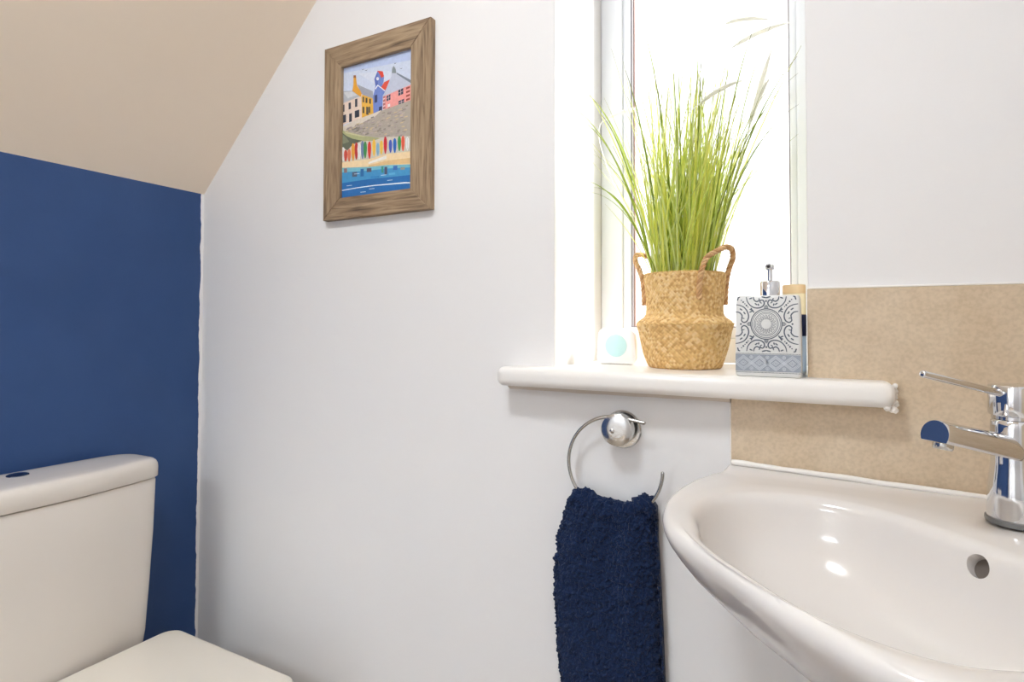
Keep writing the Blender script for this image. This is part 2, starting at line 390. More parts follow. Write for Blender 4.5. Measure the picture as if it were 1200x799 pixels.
ART = [
((186,200,232),[(0,3190),(2031,3190),(2033,2902),(0,3031)]),
((214,220,234),[(479,2919),(1310,2819),(1739,2657),(999,2566)]),
((226,205,190),[(0,2328),(534,2372),(590,2361),(595,1864),(0,1801)]),
((178,181,190),[(0,2604),(301,2554),(544,2382),(0,2318)]),
((205,207,212),[(15,2571),(284,2542),(452,2425),(152,2406)]),
((226,160,52),[(291,2556),(323,2675),(327,2895),(400,2880),(436,2653),(589,2444),(570,2365),(534,2372)]),
((150,95,60),[(321,2856),(327,2913),(400,2898),(407,2839)]),
((228,176,72),[(577,2356),(599,2417),(920,2262),(949,1865),(595,1857)]),
((160,163,176),[(436,2678),(921,2422),(933,2248),(599,2409)]),
((112,134,202),[(960,2696),(1053,2858),(1249,2686),(1238,2591),(1201,2501),(1308,2371),(1216,2267),(1201,1865),(950,1796),(923,2299),(969,2425),(993,2542)]),
((88,106,180),[(960,2696),(1054,2824),(1069,2552),(993,2542)]),
((218,70,52),[(1041,2871),(1211,2820),(1249,2698),(1168,2678),(1111,2788)]),
((218,78,58),[(1251,2564),(1417,2593),(1351,2394),(1221,2381),(1170,2471)]),
((235,235,240),[(984,2471),(1063,2548),(1283,2373),(1268,2357),(1069,2517),(1001,2448)]),
((232,232,238),[(1017,2685),(1030,2721),(1067,2723),(1099,2692),(1093,2649),(1049,2644)]),
((190,196,214),[(1216,2243),(1460,2655),(1476,2868),(1571,2848),(1605,2704),(2037,2430),(2038,2364)]),
((120,130,146),[(1605,2713),(2037,2442),(2037,2371),(1618,2670)]),
((130,142,148),[(1474,2724),(1480,2807),(1525,2879),(1587,2784),(1593,2699)]),
((238,158,152),[(1222,2242),(2038,2364),(2041,1930),(1226,1817)]),
((180,110,110),[(1222,2242),(1291,2251),(1295,1824),(1226,1817)]),
((236,200,196),[(1223,2198),(1285,2206),(1285,2177),(1223,2169)]),
((236,200,196),[(1224,2116),(1286,2124),(1286,2094),(1224,2086)]),
((236,200,196),[(1224,2033),(1287,2041),(1287,2012),(1225,2004)]),
((236,200,196),[(1225,1950),(1287,1959),(1288,1930),(1225,1921)]),
((236,200,196),[(1226,1868),(1288,1876),(1288,1847),(1226,1839)]),
((150,70,60),[(1879,2319),(1985,2332),(1985,2290),(1879,2276)]),
((150,70,60),[(1879,2234),(1986,2247),(1986,2204),(1880,2191)]),
((150,70,60),[(1880,2148),(1986,2162),(1987,2119),(1880,2105)]),
((150,70,60),[(1881,2063),(1987,2077),(1987,2034),(1881,2020)]),
((150,70,60),[(1881,1977),(1988,1992),(1988,1949),(1882,1935)]),
((62,66,80),[(0,2274),(52,2277),(54,2110),(0,2106)]),
((62,66,80),[(180,2289),(254,2292),(256,2136),(182,2133)]),
((62,66,80),[(380,2340),(452,2343),(455,2158),(382,2155)]),
((62,66,80),[(0,2029),(102,2035),(105,1853),(0,1846)]),
((62,66,80),[(200,2027),(287,2032),(289,1836),(202,1831)]),
((62,66,80),[(376,2066),(515,2073),(516,1908),(378,1900)]),
((92,84,70),[(613,2359),(665,2341),(666,2212),(614,2229)]),
((92,84,70),[(704,2317),(763,2297),(764,2179),(705,2198)]),
((92,84,70),[(814,2274),(866,2256),(867,2143),(815,2160)]),
((92,84,70),[(615,2125),(674,2106),(676,1957),(617,1976)]),
((92,84,70),[(726,2104),(797,2080),(799,1898),(728,1921)]),
((92,84,70),[(803,2093),(848,2078),(850,1935),(805,1950)]),
((58,68,110),[(973,2316),(1056,2320),(1057,2148),(975,2144)]),
((58,68,110),[(1106,2026),(1200,2031),(1201,1827),(1108,1822)]),
((55,62,82),[(1328,2236),(1439,2254),(1440,2134),(1329,2115)]),
((215,190,195),[(1377,2244),(1390,2246),(1391,2126),(1378,2123)]),
((215,190,195),[(1329,2181),(1439,2199),(1439,2189),(1329,2171)]),
((55,62,82),[(1663,2301),(1801,2324),(1802,2195),(1664,2172)]),
((215,190,195),[(1726,2311),(1738,2313),(1739,2185),(1727,2183)]),
((215,190,195),[(1664,2241),(1802,2264),(1802,2255),(1664,2232)]),
((55,62,82),[(1668,2055),(1830,2083),(1831,1988),(1669,1959)]),
((215,190,195),[(1743,2068),(1755,2070),(1756,1974),(1744,1972)]),
((215,190,195),[(1669,2012),(1830,2040),(1830,2030),(1669,2002)]),
((205,60,60),[(1373,2049),(1422,2055),(1423,1911),(1374,1904)]),
((240,230,228),[(1364,2041),(1431,2049),(1432,1977),(1364,1968)]),
((80,88,105),[(567,3015),(606,2987),(665,3000),(613,2971)]),
((80,88,105),[(668,2974),(707,2946),(765,2958),(714,2930)]),
((80,88,105),[(1521,2952),(1558,2925),(1613,2937),(1564,2909)]),
((80,88,105),[(1695,2797),(1732,2770),(1785,2783),(1738,2755)]),
((176,166,154),[(943,1902),(2040,2019),(2047,1172),(1262,1293),(626,1440),(60,1637),(0,1664)]),
((214,204,190),[(0,1760),(326,1837),(958,1910),(1194,1946),(1007,1833),(60,1637),(0,1664)]),
((205,186,150),[(557,1747),(637,1751),(637,1732),(557,1728)]),
((165,150,150),[(147,1649),(249,1654),(249,1625),(147,1620)]),
((165,150,150),[(524,1634),(622,1639),(622,1609),(524,1604)]),
((150,140,130),[(596,1511),(697,1516),(697,1487),(597,1481)]),
((165,150,150),[(1558,1808),(1622,1811),(1622,1781),(1558,1778)]),
((165,150,150),[(1837,1340),(1889,1343),(1889,1318),(1837,1315)]),
((192,178,160),[(1340,1610),(1403,1613),(1403,1592),(1340,1589)]),
((140,132,126),[(1789,1361),(1882,1367),(1882,1350),(1789,1345)]),
((165,150,150),[(650,1572),(751,1578),(751,1553),(650,1547)]),
((205,186,150),[(881,1589),(958,1593),(958,1572),(881,1568)]),
((150,140,130),[(615,1554),(670,1557),(670,1530),(615,1527)]),
((205,186,150),[(633,1624),(726,1629),(726,1610),(633,1605)]),
((192,178,160),[(1330,1859),(1415,1862),(1415,1839),(1330,1835)]),
((140,132,126),[(467,1660),(538,1663),(538,1638),(467,1634)]),
((150,140,130),[(1721,1883),(1807,1886),(1807,1866),(1721,1862)]),
((150,140,130),[(1184,1435),(1252,1439),(1252,1419),(1184,1415)]),
((186,172,170),[(970,1825),(1025,1828),(1025,1796),(970,1794)]),
((165,150,150),[(663,1582),(716,1585),(716,1564),(663,1561)]),
((205,186,150),[(1824,1394),(1918,1400),(1918,1371),(1825,1365)]),
((140,132,126),[(1353,1854),(1413,1857),(1413,1833),(1354,1831)]),
((192,178,160),[(379,1668),(451,1671),(452,1654),(379,1650)]),
((165,150,150),[(188,1700),(301,1706),(301,1679),(188,1674)]),
((192,178,160),[(935,1746),(992,1749),(992,1731),(935,1728)]),
((192,178,160),[(1443,1553),(1525,1558),(1525,1533),(1443,1528)]),
((150,140,130),[(1188,1711),(1244,1713),(1244,1689),(1188,1686)]),
((192,178,160),[(1508,1664),(1583,1667),(1583,1647),(1508,1643)]),
((205,186,150),[(873,1813),(950,1817),(950,1790),(874,1786)]),
((192,178,160),[(917,1743),(969,1745),(969,1724),(917,1722)]),
((192,178,160),[(571,1720),(647,1724),(647,1703),(571,1699)]),
((165,150,150),[(719,1507),(803,1512),(803,1480),(719,1475)]),
((186,172,170),[(851,1476),(952,1482),(952,1454),(851,1448)]),
((205,186,150),[(204,1672),(270,1675),(270,1644),(204,1641)]),
((165,150,150),[(1729,1302),(1793,1306),(1793,1282),(1730,1278)]),
((205,186,150),[(1721,1733),(1797,1737),(1798,1711),(1721,1707)]),
((205,186,150),[(1343,1743),(1446,1747),(1446,1729),(1344,1725)]),
((186,172,170),[(1852,1251),(1909,1254),(1910,1232),(1852,1228)]),
((165,150,150),[(1239,1473),(1326,1478),(1326,1460),(1239,1455)]),
((140,132,126),[(432,1613),(513,1617),(513,1594),(433,1590)]),
((192,178,160),[(826,1514),(930,1520),(931,1502),(827,1496)]),
((205,186,150),[(1670,1869),(1765,1873),(1765,1848),(1670,1844)]),
((186,172,170),[(1681,1812),(1762,1815),(1762,1787),(1682,1783)]),
((140,132,126),[(1145,1478),(1220,1482),(1220,1464),(1146,1460)]),
((140,132,126),[(1362,1837),(1458,1842),(1459,1816),(1362,1812)]),
((140,132,126),[(366,1673),(473,1678),(473,1657),(366,1651)]),
((140,132,126),[(759,1781),(836,1784),(837,1764),(759,1760)]),
((205,186,150),[(1840,1680),(1933,1685),(1933,1662),(1840,1658)]),
((165,150,150),[(264,1580),(348,1585),(348,1561),(265,1556)]),
((150,140,130),[(1649,1418),(1731,1423),(1731,1393),(1649,1388)]),
((205,186,150),[(1277,1387),(1350,1391),(1350,1363),(1277,1358)]),
((192,178,160),[(426,1557),(521,1562),(521,1540),(426,1535)]),
((150,140,130),[(1647,1764),(1734,1769),(1734,1752),(1647,1748)]),
((205,186,150),[(687,1622),(785,1626),(785,1600),(688,1595)]),
((205,186,150),[(1069,1612),(1167,1617),(1167,1595),(1069,1589)]),
((186,172,170),[(1512,1304),(1561,1307),(1561,1290),(1512,1286)]),
((205,186,150),[(1727,1570),(1817,1575),(1817,1550),(1728,1545)]),
((205,186,150),[(1780,1594),(1861,1598),(1861,1575),(1781,1571)]),
((165,150,150),[(368,1587),(479,1593),(480,1571),(368,1565)]),
((186,172,170),[(906,1583),(1003,1588),(1003,1568),(906,1563)]),
((140,132,126),[(1716,1693),(1807,1697),(1807,1671),(1717,1666)]),
((186,172,170),[(1679,1894),(1778,1899),(1778,1879),(1680,1875)]),
((165,150,150),[(1291,1711),(1389,1716),(1390,1691),(1291,1686)]),
((150,140,130),[(1067,1506),(1163,1511),(1163,1483),(1068,1477)]),
((140,132,126),[(1796,1852),(1896,1856),(1897,1830),(1796,1826)]),
((150,140,130),[(1883,1920),(1939,1922),(1939,1899),(1883,1897)]),
((186,172,170),[(1703,1800),(1767,1803),(1767,1773),(1703,1770)]),
((205,186,150),[(860,1590),(951,1595),(951,1573),(860,1568)]),
((186,172,170),[(546,1688),(629,1692),(629,1668),(546,1664)]),
((165,150,150),[(1564,1602),(1627,1606),(1628,1583),(1564,1580)]),
((140,132,126),[(144,1694),(226,1698),(226,1672),(145,1668)]),
((205,186,150),[(1593,1666),(1675,1670),(1675,1651),(1593,1647)]),
((186,172,170),[(234,1575),(343,1581),(343,1554),(235,1548)]),
((165,150,150),[(695,1771),(775,1774),(775,1748),(696,1744)]),
((150,140,130),[(1002,1579),(1061,1582),(1061,1562),(1002,1559)]),
((192,178,160),[(677,1495),(752,1499),(752,1473),(678,1469)]),
((140,132,126),[(1252,1505),(1316,1509),(1316,1484),(1252,1480)]),
((150,140,130),[(399,1731),(508,1737),(508,1718),(399,1713)]),
((186,172,170),[(628,1528),(697,1532),(697,1502),(628,1498)]),
((186,172,170),[(1389,1475),(1460,1480),(1461,1461),(1389,1457)]),
((165,150,150),[(1390,1860),(1477,1863),(1477,1836),(1390,1832)]),
((192,178,160),[(1133,1619),(1195,1622),(1195,1601),(1133,1598)]),
((192,178,160),[(1035,1678),(1134,1683),(1135,1663),(1035,1658)]),
((205,186,150),[(845,1561),(914,1565),(915,1542),(845,1538)]),
((186,172,170),[(908,1823),(960,1825),(960,1794),(908,1791)]),
((140,132,126),[(393,1719),(495,1723),(495,1702),(394,1698)]),
((186,172,170),[(1126,1635),(1206,1640),(1206,1610),(1126,1606)]),
((186,172,170),[(936,1528),(1040,1534),(1041,1511),(937,1506)]),
((140,132,126),[(1644,1380),(1702,1383),(1702,1360),(1644,1356)]),
((186,172,170),[(1717,1702),(1810,1706),(1810,1684),(1717,1679)]),
((192,178,160),[(1455,1420),(1518,1423),(1519,1394),(1456,1390)]),
((205,186,150),[(1311,1721),(1395,1725),(1396,1703),(1312,1699)]),
((165,150,150),[(1603,1345),(1699,1351),(1699,1325),(1603,1319)]),
((140,132,126),[(1381,1555),(1456,1560),(1456,1529),(1381,1525)]),
((150,140,130),[(1767,1834),(1842,1837),(1842,1813),(1768,1810)]),
((192,178,160),[(1198,1746),(1286,1750),(1286,1729),(1198,1724)]),
((165,150,150),[(1220,1810),(1276,1813),(1277,1782),(1220,1779)]),
((150,140,130),[(1610,1598),(1662,1601),(1662,1581),(1610,1578)]),
((186,172,170),[(615,1497),(724,1503),(724,1485),(615,1479)]),
((192,178,160),[(1365,1781),(1463,1785),(1464,1757),(1365,1753)]),
((205,186,150),[(1575,1737),(1658,1741),(1658,1719),(1575,1715)]),
((150,140,130),[(434,1648),(531,1653),(531,1623),(434,1618)]),
((192,178,160),[(667,1575),(759,1580),(759,1556),(667,1551)]),
((205,186,150),[(431,1755),(539,1760),(539,1739),(431,1733)]),
((186,172,170),[(1465,1666),(1565,1671),(1565,1648),(1465,1643)]),
((165,150,150),[(1466,1784),(1543,1788),(1543,1771),(1466,1767)]),
((186,172,170),[(618,1704),(678,1707),(678,1678),(618,1675)]),
((192,178,160),[(279,1567),(369,1571),(370,1543),(279,1539)]),
((192,178,160),[(1768,1778),(1863,1783),(1863,1759),(1768,1755)]),
((205,186,150),[(330,1677),(417,1681),(417,1660),(330,1656)]),
((150,140,130),[(306,1650),(366,1653),(366,1621),(306,1618)]),
((186,172,170),[(678,1618),(739,1621),(739,1593),(679,1589)]),
((186,172,170),[(1311,1342),(1402,1348),(1402,1320),(1311,1314)]),
((165,150,150),[(1569,1492),(1619,1495),(1619,1474),(1569,1471)]),
((140,132,126),[(717,1475),(817,1480),(817,1449),(717,1443)]),
((150,140,130),[(409,1590),(518,1596),(519,1564),(410,1558)]),
((150,140,130),[(1352,1339),(1438,1344),(1438,1323),(1352,1318)]),
((205,186,150),[(1769,1476),(1822,1479),(1822,1460),(1769,1456)]),
((140,132,126),[(377,1650),(459,1654),(459,1632),(377,1627)]),
((150,140,130),[(900,1663),(994,1668),(995,1650),(901,1645)]),
((192,178,160),[(408,1710),(482,1714),(483,1683),(408,1680)]),
((205,186,150),[(1792,1471),(1859,1475),(1859,1448),(1792,1444)]),
((165,150,150),[(1803,1827),(1860,1829),(1860,1805),(1803,1803)]),
((165,150,150),[(148,1704),(252,1709),(252,1681),(149,1676)]),
((150,140,130),[(1774,1603),(1873,1608),(1873,1580),(1774,1575)]),
((205,186,150),[(1551,1823),(1633,1827),(1634,1805),(1552,1801)]),
((205,186,150),[(144,1635),(200,1637),(200,1608),(145,1605)]),
((150,140,130),[(1441,1661),(1508,1664),(1508,1639),(1441,1635)]),
((192,178,160),[(206,1715),(318,1721),(318,1695),(206,1690)]),
((140,132,126),[(462,1613),(534,1617),(534,1599),(462,1595)]),
((192,178,160),[(1305,1677),(1399,1682),(1399,1663),(1305,1658)]),
((165,150,150),[(207,1700),(274,1703),(274,1675),(207,1671)]),
((186,172,170),[(1108,1685),(1178,1688),(1178,1662),(1109,1658)]),
((165,150,150),[(1120,1401),(1184,1405),(1184,1383),(1120,1379)]),
((165,150,150),[(1097,1604),(1179,1608),(1179,1579),(1097,1574)]),
((150,140,130),[(1013,1478),(1113,1483),(1114,1458),(1013,1452)]),
((186,172,170),[(1876,1871),(1931,1873),(1931,1845),(1876,1842)]),
((150,140,130),[(1094,1692),(1184,1696),(1184,1679),(1094,1674)]),
((192,178,160),[(1619,1836),(1682,1839),(1682,1822),(1620,1819)]),
((192,178,160),[(986,1468),(1073,1473),(1074,1445),(987,1440)]),
((150,140,130),[(1075,1501),(1175,1507),(1175,1486),(1075,1480)]),
((140,132,126),[(880,1830),(965,1834),(966,1803),(880,1799)]),
((186,172,170),[(794,1741),(850,1743),(850,1720),(794,1717)]),
((186,172,170),[(1730,1757),(1829,1762),(1829,1734),(1730,1729)]),
((150,140,130),[(482,1532),(593,1538),(593,1521),(482,1515)]),
((140,132,126),[(125,1676),(210,1680),(210,1662),(125,1657)]),
((192,178,160),[(1069,1698),(1155,1703),(1155,1678),(1069,1674)]),
((150,140,130),[(1130,1534),(1188,1537),(1188,1506),(1131,1503)]),
((140,132,126),[(1715,1275),(1781,1279),(1781,1258),(1715,1253)]),
((150,140,130),[(630,1612),(716,1617),(716,1590),(631,1586)]),
((150,140,130),[(1201,1875),(1294,1879),(1294,1854),(1202,1850)]),
((165,150,150),[(885,1705),(991,1710),(991,1690),(885,1685)]),
((206,200,186),[(0,1519),(820,1361),(2046,1219),(2049,856),(1390,896),(826,858),(0,915)]),
((170,172,126),[(0,1677),(77,1639),(626,1448),(1169,1305),(981,1275),(627,1317),(331,1411),(0,1531)]),
((196,192,150),[(77,1634),(626,1448),(820,1383),(561,1438),(94,1586)]),
((98,104,88),[(0,1613),(163,1500),(331,1419),(627,1329),(339,1283),(167,1168),(0,1278)]),
((128,134,110),[(0,1588),(129,1480),(231,1364),(30,1344),(0,1384)]),
((236,234,232),[(37,1267),(66,1246),(87,1197),(95,1129),(90,1056),(76,991),(59,948),(41,934),(23,953),(5,1001),(0,1070),(0,1145),(0,1211),(9,1255)]),
((193,191,190),[(33,1234),(43,1233),(46,966),(36,968)]),
((212,80,66),[(116,1193),(145,1174),(165,1132),(173,1074),(168,1012),(154,957),(137,920),(119,908),(101,925),(83,966),(68,1025),(62,1090),(68,1146),(87,1183)]),
((173,65,54),[(111,1165),(121,1163),(124,936),(114,937)]),
((228,122,92),[(227,1202),(255,1182),(276,1136),(283,1072),(278,1003),(265,942),(248,901),(230,888),(212,906),(194,952),(179,1017),(173,1088),(179,1150),(198,1190)]),
((186,100,75),[(222,1171),(232,1170),(235,919),(225,920)]),
((238,168,62),[(348,1316),(377,1291),(397,1229),(405,1143),(400,1050),(387,967),(371,910),(353,892),(335,915),(317,976),(302,1064),(295,1159),(301,1243),(320,1299)]),
((195,137,50),[(344,1275),(354,1273),(358,933),(348,935)]),
((196,58,58),[(447,1319),(476,1294),(496,1235),(503,1151),(499,1061),(486,981),(469,926),(452,908),(434,931),(416,990),(402,1075),(395,1167),(401,1249),(420,1303)]),
((160,47,47),[(443,1279),(453,1277),(456,949),(447,950)]),
((236,234,232),[(536,1293),(564,1270),(584,1212),(592,1133),(587,1047),(574,970),(558,918),(541,901),(523,923),(505,980),(491,1060),(484,1148),(490,1226),(509,1278)]),
((193,191,190),[(532,1255),(542,1253),(545,940),(535,941)]),
((116,136,174),[(637,1328),(665,1302),(685,1239),(692,1151),(688,1056),(675,971),(659,914),(642,895),(624,919),(606,981),(592,1070),(585,1167),(591,1253),(609,1310)]),
((95,111,142),[(633,1285),(642,1283),(646,937),(636,939)]),
((62,140,78),[(718,1303),(746,1279),(766,1220),(773,1139),(768,1050),(756,972),(740,919),(722,901),(705,923),(687,981),(673,1064),(666,1154),(672,1234),(691,1287)]),
((50,114,63),[(714,1263),(723,1262),(727,941),(717,942)]),
((218,56,46),[(847,1283),(874,1259),(894,1199),(901,1115),(896,1025),(884,944),(868,889),(851,871),(834,894),(816,953),(802,1038),(796,1131),(801,1213),(820,1267)]),
((178,45,37),[(842,1243),(852,1241),(855,912),(846,913)]),
((238,190,74),[(980,1312),(1007,1288),(1027,1229),(1034,1148),(1029,1059),(1017,980),(1001,927),(984,909),(967,931),(950,990),(936,1072),(929,1163),(935,1243),(953,1296)]),
((195,155,60),[(976,1272),(985,1271),(989,949),(979,950)]),
((140,182,204),[(1098,1209),(1125,1190),(1144,1145),(1151,1083),(1146,1017),(1133,958),(1118,918),(1101,905),(1084,923),(1067,967),(1053,1030),(1047,1098),(1053,1159),(1071,1198)]),
((114,149,167),[(1093,1179),(1103,1178),(1105,935),(1096,936)]),
((240,196,86),[(1201,1254),(1227,1233),(1246,1184),(1253,1115),(1249,1040),(1236,974),(1220,930),(1204,915),(1187,934),(1170,984),(1157,1053),(1150,1130),(1156,1197),(1174,1241)]),
((196,160,70),[(1196,1221),(1206,1220),(1208,948),(1199,950)]),
((206,40,52),[(1315,1321),(1341,1297),(1360,1239),(1367,1159),(1363,1071),(1350,993),(1335,941),(1319,923),(1302,945),(1285,1003),(1271,1084),(1265,1174),(1271,1253),(1289,1306)]),
((168,32,42),[(1311,1282),(1320,1281),(1323,962),(1314,964)]),
((78,98,192),[(1463,1226),(1489,1207),(1508,1163),(1515,1102),(1510,1036),(1498,978),(1482,939),(1466,926),(1449,944),(1433,987),(1420,1049),(1414,1117),(1419,1176),(1437,1215)]),
((63,80,157),[(1459,1197),(1468,1196),(1470,956),(1461,957)]),
((44,108,192),[(1585,1243),(1611,1223),(1629,1173),(1636,1103),(1631,1028),(1619,962),(1604,917),(1588,902),(1571,921),(1555,971),(1542,1041),(1536,1118),(1541,1186),(1559,1231)]),
((36,88,157),[(1581,1210),(1590,1209),(1592,936),(1583,937)]),
((66,150,78),[(1714,1271),(1740,1250),(1758,1200),(1765,1130),(1760,1054),(1748,987),(1733,941),(1717,927),(1701,946),(1685,996),(1672,1067),(1666,1145),(1671,1213),(1689,1258)]),
((54,122,63),[(1710,1237),(1719,1236),(1721,960),(1712,962)]),
((228,94,66),[(1816,1260),(1841,1239),(1859,1188),(1866,1117),(1861,1041),(1850,973),(1835,927),(1819,912),(1802,932),(1787,982),(1774,1054),(1768,1132),(1773,1201),(1791,1247)]),
((186,77,54),[(1812,1226),(1821,1224),(1823,946),(1814,947)]),
((236,234,232),[(1941,1217),(1966,1198),(1984,1152),(1990,1089),(1985,1020),(1974,960),(1959,919),(1943,906),(1927,924),(1911,969),(1899,1033),(1893,1103),(1898,1165),(1916,1205)]),
((193,191,190),[(1936,1187),(1945,1185),(1947,936),(1938,938)]),
((238,212,168),[(0,908),(825,877),(1389,920),(2049,884),(2051,598),(1392,661),(827,681),(0,763)]),
((226,190,136),[(827,735),(1391,769),(2050,739),(2051,617),(1392,675),(827,696)]),
((236,232,226),[(820,804),(1359,891),(1347,811),(827,764)]),
((66,148,198),[(0,781),(827,696),(1392,666),(2051,593),(2055,60),(0,43)]),
((120,190,205),[(0,776),(827,691),(1392,661),(2051,589),(2052,528),(1392,589),(828,612),(0,675)]),
((34,108,176),[(0,422),(830,416),(2053,364),(2055,60),(0,43)]),
((96,86,104),[(773,671),(914,662),(915,574),(774,583)]),
((84,98,120),[(330,638),(481,629),(483,519),(331,529)]),
((150,120,120),[(70,755),(172,749),(173,648),(72,655)]),
((80,84,110),[(1297,635),(1377,629),(1378,461),(1298,466)]),
((60,150,130),[(1206,659),(1268,655),(1270,510),(1208,514)]),
((44,110,170),[(585,677),(683,671),(685,498),(587,504)]),
((60,110,180),[(1545,625),(1666,617),(1666,522),(1546,530)]),
((150,150,140),[(1756,567),(1875,559),(1875,503),(1756,510)]),
((90,170,210),[(1424,483),(1607,472),(1607,424),(1424,435)]),
((50,130,190),[(893,469),(1146,454),(1146,415),(894,430)]),
((228,238,242),[(9,258),(508,267),(991,264),(1878,226),(2025,204),(2025,185),(1878,197),(991,242),(509,247),(9,237)]),
((200,222,235),[(390,593),(554,585),(554,573),(390,581)]),
((200,222,235),[(1193,465),(1348,458),(1348,446),(1193,453)]),
((200,222,235),[(848,194),(1007,189),(1007,177),(849,182)]),
((200,222,235),[(591,149),(753,144),(753,131),(591,137)]),
((200,222,235),[(1379,327),(1532,321),(1532,309),(1380,315)]),
((200,222,235),[(160,346),(326,340),(326,327),(160,334)]),
]
# ------------------------------------------------------------------ framed picture
FX0, FX1, FZ0, FZ1, FB, FY = -1.0447, -.7325, 1.3455, 1.7560, .053, -.0175
pic = thing('picture_frame', 'seaside harbour watercolour in a weathered brown wooden frame on the white wall', 'picture', ((FX0 + FX1) / 2, 0, FZ0))
def rail(outer0, outer1, inner1, inner0, m):
    bm = bmesh.new()
    prism(bm, [outer0, outer1, inner1, inner0], lambda x, z: (x, FY, z), lambda x, z: (x, -.0006, z))
    bmesh.ops.bevel(bm, geom=[e for e in bm.edges if all(v.co.y < FY + .001 for v in e.verts)], offset=.0011, segments=2, affect='EDGES')
    return obj('frame_rail', bm, m, pic)
o = [(FX0, FZ0), (FX1, FZ0), (FX1, FZ1), (FX0, FZ1)]
i_ = [(FX0 + FB, FZ0 + FB - .004), (FX1 - FB, FZ0 + FB - .004), (FX1 - FB, FZ1 - FB), (FX0 + FB, FZ1 - FB)]
rail(o[0], o[1], i_[1], i_[0], M_WOODX); rail(o[1], o[2], i_[2], i_[1], M_WOODZ)
rail(o[2], o[3], i_[3], i_[2], M_WOODX); rail(o[3], o[0], i_[0], i_[3], M_WOODZ)
AX0, AZ0, AX1, AZ1 = -.993, 1.389, -.7765, 1.708
bm = bmesh.new(); cl = bm.loops.layers.float_color.new('Col')
def ply(pts, y, c):
    try: f = bm.faces.new([bm.verts.new((x, y, z)) for x, z in pts])
    except ValueError: return
    f.normal_update()
    if f.normal.y > 0: f.normal_flip()
    for l in f.loops: l[cl] = lin(c)
ply([(AX0, AZ0), (AX1, AZ0), (AX1, AZ1), (AX0, AZ1)], -.0078, (204, 213, 232))
for k, (c, pts) in enumerate(ART):
    ply([(AX0 + a * 1e-4, AZ0 + b * 1e-4) for a, b in pts], -.0078 - .000008 * (k + 1), c)
box(bm, (AX0, -.0076, AZ0), (AX1, -.0066, AZ1))
a = obj('artwork', bm, M_ART, pic, smooth=False); a['label'] = 'watercolour print of harbour houses, a row of surfboards on the beach and blue sea'
obj('backing_board', box(bmesh.new(), (FX0 + FB - .01, -.0064, FZ0 + FB - .012), (FX1 - FB + .01, -.0008, FZ1 - FB + .01)), M_BACK, pic, smooth=False)

# ------------------------------------------------------------------ white gadget on the sill
g = thing('small_gadget', 'small white rounded-square gadget with a pale turquoise disc, left of the basket', 'gadget', (-.368, .13, SZ1))
def rr_solid(x0, x1, z0, z1, r, y0, y1, e=.004, taper=0.0):
    lp = []
    for y, ins in ((y0, e), (y0 + e * .3, e * .3), (y0 + e, 0), (y1 - e, 0), (y1, e)):
        P = rrect(x0 + ins, z0 + ins, x1 - ins, z1 - ins, max(r - ins, .001), 6)
        cx = (x0 + x1) / 2
        lp.append([(cx + (x - cx) * (1 - taper * (z - z0) / (z1 - z0)), y, z) for x, z in P])
    bm = loft(bmesh.new(), lp); bmesh.ops.recalc_face_normals(bm, faces=bm.faces); return bm
obj('housing', rr_solid(-.4135, -.3285, SZ1 + .0002, 1.0935, .013, .12, .146, .005, .10), M_GADGET, g)
MY = lambda x, y, z: Matrix.Translation((x, y, z)) @ Matrix.Rotation(pi / 2, 4, 'X')     # local +z -> -y
d = obj('disc', lathe(bmesh.new(), [(0, 0), (.0212, 0), (.0224, .0004), (.0224, .0008), (.0212, .0013), (0, .0013)], 48, MY(-.3705, .12, 1.0585), cap=False), M_TURQ, g)
d['label'] = 'pale turquoise disc'

# ------------------------------------------------------------------ woven basket with ornamental grass
BX, BY, BZ = -.233, .106, SZ1
pot = thing('potted_grass', 'tall bright green ornamental grass in a woven seagrass basket on the windowsill', 'plant', (BX, BY, BZ))
prof = spline([(.0585, .0006, 0), (.0645, .0035, 0), (.069, .014, 0), (.0745, .032, 0), (.0785, .050, 0), (.0815, .066, 0), (.0848, .076, 0), (.0855, .081, 0), (.0815, .0865, 0), (.0735, .0915, 0), (.0688, .099, 0), (.0677, .112, 0), (.0685, .128, 0), (.0702, .146, 0), (.0717, .163, 0), (.0722, .1735, 0)], 24)
arc = [0]
for p, q in zip(prof, prof[1:]): arc.append(arc[-1] + (q - p).length)
tot = arc[-1]; NR, NT = 230, 520
def at_arc(s):
    for k in range(len(arc) - 1):
        if arc[k + 1] >= s:
            u = (s - arc[k]) / max(arc[k + 1] - arc[k], 1e-9); return prof[k].lerp(prof[k + 1], u)
    return prof[-1]
bm = bmesh.new(); cl = bm.verts.layers.float_color.new('Col')
NC = 72                                                  # strips round the basket; an integer so the weave closes
rng = random.Random(5); tone = {}
def strip_col(key):
    if key not in tone:
        c = rng.choice([(228, 192, 134), (222, 184, 122), (234, 204, 152), (216, 174, 112), (230, 196, 136), (210, 168, 110), (200, 156, 98)]); tone[key] = lin(c)
    return tone[key]
rings = []
